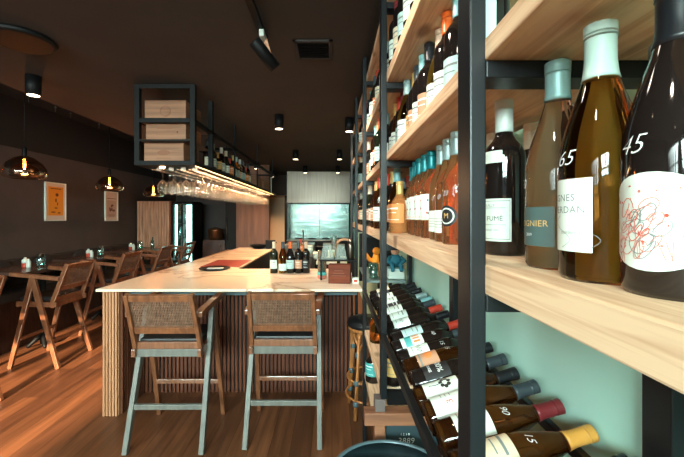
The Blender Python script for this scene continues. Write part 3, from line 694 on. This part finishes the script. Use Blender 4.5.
# figures on the ledge
t = thing('white_box', 'small white box under the blue clad figurine at the rack', 'box', (.45,2.57,CH-.44))
MB().box(-.055,.055,-.06,.06,0,.06,WHITE).build('carton', t, .004)
MB().box(-.057,.057,-.062,.062,.06,.072,mat('pale_lid', srgb(200,224,222), .5)).build('lid', t, .003)
fig = thing('figurine', 'small blond figurine in blue clothes sitting on a white box', 'figurine', (.45,2.57,CH-.362))
BLU = mat('blue_cloth', srgb(40,110,128), .7); SKIN = mat('figure_skin', srgb(206,150,116), .6)
m = MB(); m.sphere((0,0,.045),.045,BLU,10,(1,.8,1.1)).tube([(-.035,-.01,.07),(-.06,-.03,.04),(-.03,-.055,.03)],[.016,.014,.012],BLU).tube([(.035,-.01,.07),(.062,-.03,.045),(.03,-.06,.03)],[.016,.014,.012],BLU).tube([(-.02,0,.015),(-.03,-.06,.018),(-.03,-.085,-.02)],[.02,.017,.012],BLU).tube([(.02,0,.015),(.03,-.06,.018),(.03,-.085,-.02)],[.02,.017,.012],BLU); m.build('body', fig)
MB().sphere((0,-.005,.115),.03,SKIN,10,(1,1,1.1)).sphere((0,-.036,.112),.006,SKIN,6).build('head', fig)
m = MB()
for i in range(18):
    a = 2*PI*i/18; m.sphere((.026*math.cos(a),.006+.024*math.sin(a),.133+.006*math.sin(i*2)),.013,mat('blond_hair', srgb(206,148,84), .7),6)
m.sphere((0,.006,.14),.026,MATS['blond_hair'],8); m.build('hair', fig)
og = thing('orange_toy', 'orange long armed toy standing beside the second post on the rack ledge', 'toy', (.315,2.62,CH-.44))
OR = mat('orange_plush', srgb(232,138,34), .7)
MB().tube([(0,0,0),(0,0,.1),(.005,0,.16)],[.026,.03,.02],OR,12).tube([(0,0,.12),(-.04,0,.12),(-.075,0,.17),(-.085,0,.2)],[.018,.016,.014,.012],OR,10).tube([(0,0,.12),(.03,-.02,.08),(.045,-.03,.03)],[.016,.014,.012],OR,10).build('body', og)
MB().sphere((.008,0,.185),.028,OR,10).sphere((-.008,-.026,.186),.008,OR,6).build('head', og)
o = MB().lathe([(.03,0),(.034,.01),(.036,.11),(.034,.11),(.031,.012)], TG, 18).build('drinking_glass', None, 0, (.29,2.53,CH-.44)); tag(o, 'clear tumbler in front of the orange toy', 'glass')
# ------------------------------------------------------------------ rattan stool
t = thing('rattan_stool', 'round black seated rattan bar stool beside the wine rack', 'stool', (.285,2.80,0), .12)
RAT = noisy('rattan', srgb(196,128,70), srgb(150,92,50), (8,8,1.5), 5, .4)
MB().lathe([(.15,.655),(.165,.665),(.168,.69),(.155,.71),(.1,.722),(0,.725)], LEATHER, 36).build('seat', t)
MB().lathe([(.15,.63),(.158,.64),(.158,.66),(.15,.665)], RAT, 36).build('seat_ring', t)
for i in range(4):
    a = PI/4+i*PI/2; c_, s_ = math.cos(a), math.sin(a)
    MB().tube([(.13*c_,.13*s_,.64),(.155*c_,.155*s_,.35),(.185*c_,.185*s_,0)], [.013,.013,.014], RAT, 10).tube([(.155*c_-.012*s_,.155*s_+.012*c_,.60),(.165*c_-.006*s_,.165*s_+.006*c_,.35),(.192*c_,.192*s_,.06)], .009, RAT, 8).build('leg', t)
    for z in (.12,.27,.47): r_ = .13+.055*(.64-z)/.64; MB().lathe([(.019,-.018),(.021,-.01),(.021,.01),(.019,.018)], APR, 12, Matrix.Translation((r_*c_+.004*c_,r_*s_+.004*s_,z))).build('binding', t)
    b2 = a+PI/2; MB().tube([((.13+.0)*math.cos(a+(b2-a)*k/8)*(1),(.13)*math.sin(a+(b2-a)*k/8),.62-.09*math.cos(PI*(k/8-.5))*0-.12*(abs(k/8-.5)*2)**2) for k in range(9)], .007, RAT, 8).build('bentwood_arch', t)
for z, r_ in ((.27,.165),(.14,.175)):
    MB().tube([(r_*math.cos(2*PI*i/32),r_*math.sin(2*PI*i/32),z) for i in range(32)], .008, RAT, 8, True).build('foot_ring', t)
# ------------------------------------------------------------------ overhead glass rack
OX0, OX1, OY0, OY1 = -1.573, -1.09, 2.86, 7.0
ZB, ZM = 1.915, 2.285
t = thing('overhead_rack', 'black steel overhead shelf hanging above the bar with crates, bottles and stemware', 'rack')
def fr(name, *a, m=BLACK): return MB().box(*a, m).build(name, t, .002)
for x in (OX0, OX1-.04):
    fr('post', x, x+.04, OY0, OY0+.04, ZB, HC); fr('post', x, x+.04, OY0+.42, OY0+.46, ZB, HC)
for z in (ZB, 2.255, HC-.035): fr('crossbar', OX0+.04, OX1-.04, OY0, OY0+.035, z, z+.035)
fr('crossbar', OX0+.04, OX1-.04, OY0, OY0+.03, 2.105, 2.12)
fr('rail', OX0, OX0+.035, OY0+.04, OY1, ZB, ZB+.035); fr('rail', OX1-.035, OX1, OY0+.04, OY1, ZB, ZB+.035)
fr('rail', OX1-.03, OX1, OY0+.04, OY1, ZM-.03, ZM); fr('rail', OX0, OX0+.03, OY0+.04, OY1, ZM-.03, ZM)
for y in (4.1, 5.35, 6.7):
    for x in (OX0, OX1-.03): fr('hanger', x, x+.018, y, y+.018, ZB, HC)
    fr('hanger_crossbar', OX0, OX1, y, y+.03, ZM-.03, ZM)
UPW = noisy('rack_shelf_wood', srgb(112,74,52), srgb(88,56,40), (8,1,1), 3, .5)
fr('shelf_board', OX0+.036, OX1-.036, OY0+.04, OY1, ZB+.005, ZB+.028, m=UPW)
fr('liner', OX0+.036, OX1-.036, OY0+.04, OY1, ZB+.0005, ZB+.0045)  # black sheet added to darken the lamp-lit underside of the board
fr('upper_board', OX0+.04, OX1-.04, OY0+.04, OY0+.46, 2.258, 2.268, m=UPW); fr('upper_board', OX0+.04, OX1-.04, OY0+.04, OY0+.46, 2.107, 2.115, m=UPW)
LED = mat('warm_led', (1,.6,.3,1), emit=(1,.50,.20,1), es=12)
LEDX = (-1.108,)
for x in LEDX: MB().box(x-.003, x+.003, OY0+.06, OY1-.2, ZB-.001, ZB+.004, LED).build('light_strip', t)
MB().lathe([(.02,0),(.02,-.006),(0,-.007)], mat('puck_light', (1,.6,.3,1), emit=(1,.55,.24,1), es=60), 14, Matrix.Translation((-1.405,2.98,ZB-.001))).build('puck_light', t)
for lx in LEDX:
    l = bpy.data.lights.new('led_glow', 'AREA'); l.shape = 'RECTANGLE'; l.size = .02; l.size_y = 3.9; l.energy = 45; l.color = (1,.56,.28)
    lo = bpy.data.objects.new('led_glow', l); COL.objects.link(lo); lo.location = (lx, 4.9, ZB-.006)
rowx = [-1.44,-1.34,-1.24,-1.145]
gr = []
for x in rowx:
    for dx in (-.014,.014): MB().box(x+dx-.003, x+dx+.003, OY0+.05, 6.5, ZB-.030, ZB-.026, STEEL).build('stemware_runner', t)
    for y in (3.0,4.2,5.4,6.45): MB().box(x-.018,x+.018,y,y+.006,ZB-.03,ZB+.0,STEEL).build('runner_clip', t)
WG = thin_glass('wine_glass_glass', (1,1,1,1), (1,.95,.88,1), .02, .04)
_n = WG.node_tree.nodes; _l = WG.node_tree.links; _t = _n.new('ShaderNodeBsdfTranslucent'); _t.inputs[0].default_value = (1,.96,.9,1); _d = _n.new('ShaderNodeMixShader'); _d.inputs[0].default_value = .05
_s = [x for x in _n if x.type == 'MIX_SHADER' and x != _d][0]; _l.new(_s.outputs[0], _d.inputs[1]); _l.new(_t.outputs[0], _d.inputs[2]); _l.new(_d.outputs[0], _n['Material Output'].inputs[0])
gp = [(.033,0),(.033,-.002),(.006,-.006),(.0038,-.02),(.0038,-.078),(.010,-.084),(.027,-.097),(.037,-.115),(.041,-.138),(.0395,-.160),(.036,-.182),(.0368,-.184)]
gm = None; n_gl = 0
q = MB(); nn = 16; vs = []; fs = []
for r_, z_ in gp:
    for i in range(nn): vs.append((r_*math.cos(2*PI*i/nn), r_*math.sin(2*PI*i/nn), z_))
for k in range(len(gp)-1):
    for i in range(nn): j = (i+1) % nn; fs.append((k*nn+i, (k+1)*nn+i, (k+1)*nn+j, k*nn+j))
gmesh = q.add(vs, fs, WG, True).mesh('hanging_wine_glass')
rnd = random.Random(3)
ry = 3.06; ri = 0
while ry < 6.35:
    for ci, x in enumerate(rowx):
        if rnd.random() < .10 and ri > 1: continue
        o = link('hanging_wine_glass', gmesh); o.location = (x+rnd.uniform(-.003,.003), ry+rnd.uniform(-.006,.006), ZB-.0235+.0005); o.rotation_euler = (0,0,rnd.uniform(0,1))
        part = 'front end' if ry < 3.8 else 'middle' if ry < 5.0 else 'far end'
        row = ('leftmost','second','third','rightmost')[ci]
        tag(o, 'stem glass hanging upside down in the %s row, %s of the rack' % (row, part), 'glass', 'hanging glasses, %s row, %s' % (row, part))
    ry += .125; ri += 1
# crates in and on the overhead rack
CR = noisy('crate_wood', srgb(156,106,76), srgb(118,78,56), (1,1,14), 2.2, .6)
CRI = mat('burned_mark', srgb(132,84,60), .7)
def crate(x0, x1, y0, y1, z0, z1, mark, lab, name='wine_crate', m=CR):
    t = thing(name, lab, 'crate', ((x0+x1)/2, (y0+y1)/2, z0), 0, 'wooden wine crates on the overhead rack'); w = (x1-x0)/2; d = (y1-y0)/2; h = z1-z0
    MB().box(-w, w, -d, d, 0, h-.008, m).build('box', t, .003); MB().box(-w, w, -d, d, h-.007, h, m).build('lid', t, .002)
    if mark:
        g = MB(); f = -d-.0015
        if mark == 'ring':
            for R_ in (.043,.036): g.tube([(R_*math.cos(a*PI/16), f, h*.5+R_*math.sin(a*PI/16)) for a in range(32)], .0012, CRI, 5, True)
            for i in range(3): g.box(-.025,.025,f,f+.001,h*.5-.014+.012*i,h*.5-.010+.012*i,CRI)
        elif mark == 'lines':
            g.box(-.07,.05,f,f+.001,h*.72,h*.86,CRI).box(-.10,.08,f,f+.001,h*.5,h*.52,CRI).box(-.08,.07,f,f+.001,h*.36,h*.38,CRI).sphere((.09,f,h*.55),.008,CRI,6).box(-.15,.15,f,f+.001,h*.1,h*.11,CRI)
        else:
            g.sphere((0,f,h*.5),1,CRI,10,(.05,.0008,.022)).box(-.06,.06,f,f+.001,h*.2,h*.23,CRI)
        g.build('burned_mark', t)
crate(-1.515,-1.18,2.91,3.24,2.269,2.445,'ring','pale wooden wine crate with a round emblem, top of three')
crate(-1.505,-1.18,2.91,3.24,2.116,2.252,'lines','pale wooden wine crate with burned lines, middle one of the three stacked')
crate(-1.52,-1.20,2.91,3.24,1.944,2.10,'oval','pale wooden wine crate with an oval emblem, lowest of the three stacked')
crate(-1.42,-1.14,5.40,5.72,1.944,2.13,None,'plain small crate on the overhead rack, past the spirit bottles')
crate(-1.42,-1.14,5.95,6.55,1.944,2.12,None,'larger plain crate at the far end of the overhead rack')
o = MB().add([(0,0,0),(0,.12,0),(0,.03,-.3),(0,.10,-.3),(.02,.05,-.15),(.03,.0,.01),(.03,.12,.01)],[(0,1,3,2),(5,6,1,0)],WHITE).build('hanging_cloth', None, 0, (-1.085,6.35,2.19))
so = o.modifiers.new('thick','SOLIDIFY'); so.thickness = .004
tag(o, 'white cloth hanging over the last crate of the overhead rack', 'cloth')
sp = [('bordeaux','dark','black','cream'),('burgundy','dark','gold','white'),('bordeaux','amber','silver','ice'),('squat','brown','gold','yellow'),('bordeaux','blush','white','white'),('bordeaux','dark','dark grey','ice'),('burgundy','green','cream','white'),('squat','amber','red','orange')]
for k in range(18):
    kd, g, cp, st = sp[k % 8]; y = 3.42+.1*k
    bottle((-1.185+.012*math.sin(k*2.1), y, ZB+.03), kd, g, cp, st, '%s capsuled spirit bottle on the overhead rack, %s of the line' % (cp, ('first third','middle third','last third')[k//6]), '%s capsuled overhead bottles, %s' % (cp, ('first third','middle third','last third')[k//6]), rz=.8, capz=.17 if kd == 'squat' else .238)
# ------------------------------------------------------------------ bottles and things on the bar counter
for k, (px, kd, g, cp, st, s) in enumerate(((274,'bordeaux','green','cream','white','with a cream capsule, leftmost'),(283,'burgundy','olive','dark grey','lowwhite','second, with a low pale label'),(290.3,'burgundy','dark','orange','ice','middle one, with an orange capsule'),(298.6,'bordeaux','dark','dark grey','tan','fourth, slim and dark'),(306,'bordeaux','dark','beige','black','rightmost, with a beige capsule'))):
    Y = 3.36; bottle(((px-CX)/F*Y, Y, ZT), kd, g, cp, st, 'open wine bottle on the bar, row of five, ' + s, 'five wine bottles on the bar', rz=-.15)
t = thing('candle_jar', 'tall clear glass jar with a teal band and pink base on the bar', 'jar', (-.085,3.06,ZT))
MB().lathe([(.037,.055),(.037,.24),(.034,.24),(.034,.06)], thin_glass('clear_jar_glass', (.9,.95,.93,1), base=.12), 24).build('glass', t)
MB().lathe([(.034,0),(.038,.004),(.038,.03)], mat('pink_wax', srgb(206,120,100), .5), 24).build('base', t)
MB().lathe([(.0385,.03),(.0385,.055)], mat('teal_band', srgb(90,190,184), .5), 24).build('band', t)
t = thing('wooden_menu_box', 'dark red wooden box with engraved lines on the bar near the rack', 'box', (.062,2.86,ZT), -.12)
WB = noisy('red_brown_wood', srgb(118,54,30), srgb(84,38,22), (1,1,8), 4, .6, spec=.25)
MB().box(-.087,.087,-.045,.045,0,.148,WB).build('box', t, .004)
m = MB()
for i in range(3): m.box(-.06+.01*i,.05-.01*i,-.0465,-.0455,.06+.02*i,.063+.02*i,CRI)
m.build('engraving', t)
t = thing('drinks_stand', 'black raised tray stand behind the wooden box on the bar', 'stand', (.075,3.06,ZT))
MB().box(-.18,.12,-.10,.10,.155,.168,BLACK).build('tray', t, .003)
for x in (-.165,.105):
    for y in (-.085,.085): MB().box(x-.008,x+.008,y-.008,y+.008,0,.155,BLACK).build('leg', t)
CB = thin_glass('clear_box_glass', (.85,.92,.9,1), (.55,.58,.52,1), .12, .5)
for k, (x, w_, h_, s) in enumerate(((-.04,.055,.12,'left'),(.075,.05,.11,'right'))):
    t = thing('glass_canister', 'clear square glass canister on the black tray stand, %s one' % s, 'canister', (x,3.05,ZT+.168))
    MB().add([(-w_,-.05,0),(w_,-.05,0),(w_,.05,0),(-w_,.05,0),(-w_*.6,-.04,h_),(w_*.6,-.04,h_),(w_*.6,.04,h_),(-w_*.6,.04,h_)],[(3,2,1,0),(0,1,5,4),(1,2,6,5),(2,3,7,6),(3,0,4,7)],CB).build('body', t)
    MB().box(-w_*.62,w_*.62,-.042,.042,h_,h_+.012,CB).build('lid', t, .002)
t = thing('carafe', 'clear glass carafe between the canisters on the tray stand', 'carafe', (.018,3.125,ZT+.168))
MB().lathe([(.03,0),(.04,.01),(.04,.10),(.022,.14),(.02,.17),(.026,.19)], CB, 20).build('body', t)
t = thing('steel_shaker', 'tall steel cocktail shaker on the tray stand, under the wooden arch', 'shaker', (.155,3.02,ZT+.168))
MB().lathe([(.022,0),(.026,.01),(.028,.12),(.024,.135)], STEEL, 24).build('cup', t); MB().lathe([(.025,.135),(.020,.16),(.012,.17),(.012,.185),(0,.186)], STEEL, 24).build('cap', t)
t = thing('wooden_arch_stand', 'curved wooden arch stand behind the steel shaker', 'stand', (.105,3.125,ZT+.168))
MB().tube([(.07*math.cos(PI-PI*i/20),0,.09+.07*math.sin(PI*i/20)) for i in range(21)], .011, OAK, 10).build('arch', t)
MB().tube([(.07,0,0),(.07,0,.095)], .011, OAK, 10).tube([(-.07,0,0),(-.07,0,.095)], .011, OAK, 10).build('upright', t)
o = MB().lathe([(.02,0),(.022,.02),(.016,.10),(.018,.2),(0,.202)], BLACK, 14).build('pepper_mill', None, 0, (.06,3.36,ZT)); tag(o, 'slim black pepper mill behind the tray stand', 'mill')
o = MB().box(-.025,.025,-.03,.03,0,.04,WHITE).box(-.014,.014,-.033,-.03,.01,.03,RED).build('napkin_box', None, .003, (.185,2.86,ZT)); tag(o, 'small white napkin box with a red square at the right end of the bar', 'box')
# ------------------------------------------------------------------ kitchen at the back
t = thing('extractor_hood', 'wide brushed steel extractor hood above the kitchen splashback', 'hood', (-.315,8.85,0))
MB().add([(-.75,-.35,1.86),(.745,-.35,1.86),(.745,.36,1.86),(-.75,.36,1.86),(-.75,-.35,HC),(.745,-.35,HC),(.745,.36,HC),(-.75,.36,HC)],[(0,1,2,3)[::-1],(0,1,5,4),(1,2,6,5),(2,3,7,6),(3,0,4,7),(4,5,6,7)],STEEL).build('canopy', t, .004)
MB().box(-.75,.745,-.365,-.345,1.82,1.865,STEEL).build('lip', t, .003)
MB().box(-.55,.55,-.05,.05,1.845,1.858,mat('hood_lamp', (.8,1,.95,1), emit=(.85,1,.96,1), es=7)).build('hood_light', t)
t = thing('steel_splashback', 'reflective rippled steel splashback under the hood', 'splashback', (-.315,9.2,0))
MB().box(-.75,-.02,-.02,.0,.95,1.82,STEELW).build('panel', t); MB().box(.0,.745,-.02,.0,.95,1.82,STEELW).build('panel', t)
MB().box(-.02,.0,-.026,.0,.95,1.82,STEEL).build('joint_strip', t)
t = thing('cooking_range', 'black and steel cooking range below the splashback', 'range', (-.315,8.8,0))
MB().box(-.75,.75,-.35,.36,0,.92,BLACK).build('body', t, .004); MB().box(-.75,.75,-.37,.36,.92,.95,STEEL).build('hob', t, .003)
MB().tube([(-.6,-.41,.80),(.6,-.41,.80)],.012,STEEL,8).tube([(-.6,-.41,.80),(-.6,-.35,.80)],.01,STEEL,8).tube([(.6,-.41,.80),(.6,-.35,.80)],.01,STEEL,8).build('handle', t)
m = MB()
for i in range(4): m.lathe([(.1,.95),(.1,.965),(.06,.975)], BLACK, 16, None, True, (-.5+.33*i,0,0))
m.build('burner', t)
t = thing('kitchen_side_panel', 'dark tall cabinet panel left of the splashback', 'cabinet', (-1.1,9.0,0)); MB().box(-.03,.03,-.4,.2,0,2.0,BLACK).build('panel', t); MB().box(.03,.04,-.35,.15,.95,1.85,STEEL).build('lining', t)
t = thing('prep_counter', 'steel kitchen prep counter behind the bar bottles', 'counter', (-.35,5.7,0))
MB().box(-.28,.05,-.3,.3,0,.9,DARKW).build('cabinet', t, .003); MB().box(-.3,.07,-.32,.32,.9,.93,STEEL).build('worktop', t, .003)
t = thing('dark_cabinet', 'low black cabinet with a white top strip behind the glass jar', 'cabinet', (.12,4.6,0))
MB().box(-.3,.05,-.28,.28,0,.93,BLACK).build('body', t, .003); MB().box(-.31,.06,-.3,.28,.93,.96,WHITE).build('top', t, .003)
# shelf unit behind the rack end, with dense bits
t = thing('steel_sink', 'pale steel sink block under the splashback, left side', 'sink', (-.62,7.6,0))
MB().box(-.35,.25,-.3,.3,0,.93,STEEL).build('basin', t, .01)
MB().tube([(0,.2,.93),(0,.2,1.15),(0,.1,1.22),(0,0,1.18)], .012, STEEL, 8).build('tap', t)
for k, (x, y, r_, h_, c_, s) in enumerate(((-.36,5.6,.07,.12,'white','white lidded'),(-.18,4.6,.06,.09,'ice','pale blue'),(.0,4.55,.05,.12,'cream','cream'))):
    t = thing('food_tub', s+' plastic tub on the back kitchen counters', 'tub', (x,y,.93 if k == 0 else .96), 0)
    MB().lathe([(r_*.85,0),(r_,h_*.8)], LABM[c_], 20).build('body', t); MB().lathe([(r_*1.05,h_*.8),(r_*1.05,h_),(0,h_)], WHITE, 20).build('lid', t)
bottle((-.48,5.55,.93), 'squat', 'orange', 'red', 'orange', 'orange red squeeze bottle on the prep counter behind the bar bottles', rz=0, capz=.17)
t = thing('wok_stack', 'heap of dark pans on the far end of the bar wing', 'pan', (-1.2,5.9,ZT))
MB().lathe([(.08,0),(.15,.06),(.155,.065),(.145,.06),(.07,.01)], BLACK, 24).build('pan', t); MB().tube([(.12,0,.05),(.3,-.05,.1)], .01, BLACK, 8).build('handle', t)
o = MB().box(-.08,.08,-.01,.01,0,.14,BLACK).box(-.05,.05,-.05,.05,0,.01,BLACK).build('card_terminal', None, .004, (-1.0,5.85,ZT)); tag(o, 'small black screen at the far end of the bar wing', 'screen')
# slatted cabinet, fridge, dark cabinet and steel pot far left
t = thing('slatted_cabinet', 'tall cabinet clad in light vertical slats at the back left', 'cabinet', (0,7.3,0))
MB().box(-3.95,-3.27,.02,.55,0,1.81,SLATW).build('body', t)
m = MB(); x = -3.95
while x < -3.30: m.box(x, x+.043, 0, .02, 0, 1.81, noisy('pale_slat', srgb(204,160,130), srgb(160,118,92), (12,12,.8), 3, .5)); x += .055
m.build('slat_cladding', t)
t = thing('drinks_fridge', 'glass door drinks fridge glowing pale teal beside the slatted cabinet', 'fridge', (-3.25,7.32,0))
m = MB(); m.box(0,.03,0,.5,0,1.80,BLACK).box(.40,.43,0,.5,0,1.80,BLACK).box(0,.43,0,.5,1.76,1.80,BLACK).box(0,.43,0,.5,0,.12,BLACK).box(0,.43,.48,.5,0,1.8,BLACK); m.build('cabinet', t)
FL = mat('fridge_light', (.7,1,.95,1), emit=(.55,1,.92,1), es=4.5)
MB().box(.265,.375,.06,.08,.16,1.74,FL).build('light_panel', t); MB().box(.035,.075,.06,.08,.16,1.74,FL).build('light_panel', t); MB().box(.031,.399,.46,.479,.13,1.75,WHITE).build('liner', t)
m = MB()
for z in (.45,.75,1.05,1.35,1.6): m.box(.035,.395,.10,.44,z,z+.008,STEEL)
m.build('shelf', t)
MB().box(.03,.40,.0,.008,.12,1.76,thin_glass('fridge_door_glass', (.85,.97,.95,1), base=.06)).build('door', t)
MB().box(.19,.225,-.02,.0,.13,1.75,BLACK).build('door_frame', t); MB().box(.20,.215,-.045,-.02,.8,1.3,STEEL).build('handle', t)
k = 0
for z in (.758,1.058,1.358):
    for x in (.08,.2,.33):
        k += 1; r_ = .028
        o = MB().lathe([(r_,0),(r_,.14),(r_*.4,.19),(r_*.4,.23),(0,.231)], (GL['green'] if k % 2 else TG), 12).build('fridge_bottle', None, 0, (-3.25+x,7.52,z)); tag(o, 'bottle in the glowing fridge, %s shelf, %s' % ({.758:'lower',1.058:'middle',1.358:'upper'}[z], {.08:'left',.2:'centre',.33:'right'}[x]), 'bottle', 'bottles in the fridge')
t = thing('back_cabinet', 'dark cabinet with a steel handle right of the fridge', 'cabinet', (-2.68,7.6,0))
MB().box(-.05,.42,0,.5,0,1.0,noisy('cabinet_brown', srgb(70,44,34), srgb(54,34,28), (6,6,1), 3, .35)).build('body', t, .004); MB().tube([(.33,-.04,.45),(.33,-.04,.9)],.01,STEEL,8).build('handle', t)
t = thing('stock_pot', 'shiny bronze pot on the dark cabinet right of the fridge', 'pot', (-2.52,7.8,1.0))
MB().lathe([(.12,0),(.15,.02),(.16,.2),(.165,.21),(.1,.25),(.02,.27),(0,.28)], mat('bronze', srgb(176,120,84), .25, .9), 28).build('body', t); MB().tube([(.16,0,.12),(.2,0,.14),(.16,0,.17)],.008,STEEL,6).build('handle', t)
t = thing('tall_black_cabinet', 'tall black cabinet between the bronze pot and the wood panel', 'cabinet', (-2.1,7.5,0)); MB().box(-.12,.13,0,.5,0,1.86,BLACK).build('body', t, .003)
MB().tube([(-.08,-.03,1.0),(-.08,-.03,1.5)],.01,STEEL,8).build('handle', t)
# ------------------------------------------------------------------ lights
def area(name, loc, rot, sx, sy, e, col):
    l = bpy.data.lights.new(name, 'AREA'); l.shape = 'RECTANGLE'; l.size = sx; l.size_y = sy; l.energy = e; l.color = col; l.spread = math.radians(120)
    o = bpy.data.objects.new(name, l); COL.objects.link(o); o.location = loc; o.rotation_euler = rot; return o
a = area('daylight_left_window', (-2.8, YF-.15, 2.05), (PI/2-.5,0,0), 2.1, .8, 125, (.80,1.0,.95))
a = area('daylight_right_window', (-.52, YF-.15, 2.12), (PI/2-.5,0,0), 1.85, .6, 145, (.74,1.0,.95))
s = bpy.data.lights.new('sun', 'SUN'); s.energy = 25; s.color = (1,.78,.52); s.angle = .05
so = bpy.data.objects.new('sun', s); COL.objects.link(so)
sd = Vector((.0, 1, -.335)).normalized(); so.rotation_euler = (-sd).to_track_quat('Z','Y').to_euler()
w = bpy.data.worlds.new('world'); scn.world = w; w.use_nodes = True
w.node_tree.nodes['Background'].inputs[0].default_value = (.62,.85,.95,1); w.node_tree.nodes['Background'].inputs[1].default_value = .6
# ------------------------------------------------------------------ camera and colour
cam = bpy.data.cameras.new('camera'); co = bpy.data.objects.new('camera', cam); COL.objects.link(co); scn.camera = co
co.location = (0,0,CH); co.rotation_euler = (PI/2,0,0); cam.sensor_width = 36; cam.lens = 36*F/684
cam.shift_x = (342-CX)/684; cam.shift_y = -(228.5-CY)/684; cam.clip_start = .02
vs_ = scn.view_settings; vs_.view_transform = 'Standard'; vs_.look = 'None'; vs_.gamma = 1; vs_.use_curve_mapping = False; vs_.exposure = .35
scn.cycles.use_denoising = True; scn.cycles.max_bounces = 10; scn.cycles.transparent_max_bounces = 80; scn.cycles.sample_clamp_indirect = 4
scn.cycles.caustics_reflective = False; scn.cycles.caustics_refractive = True
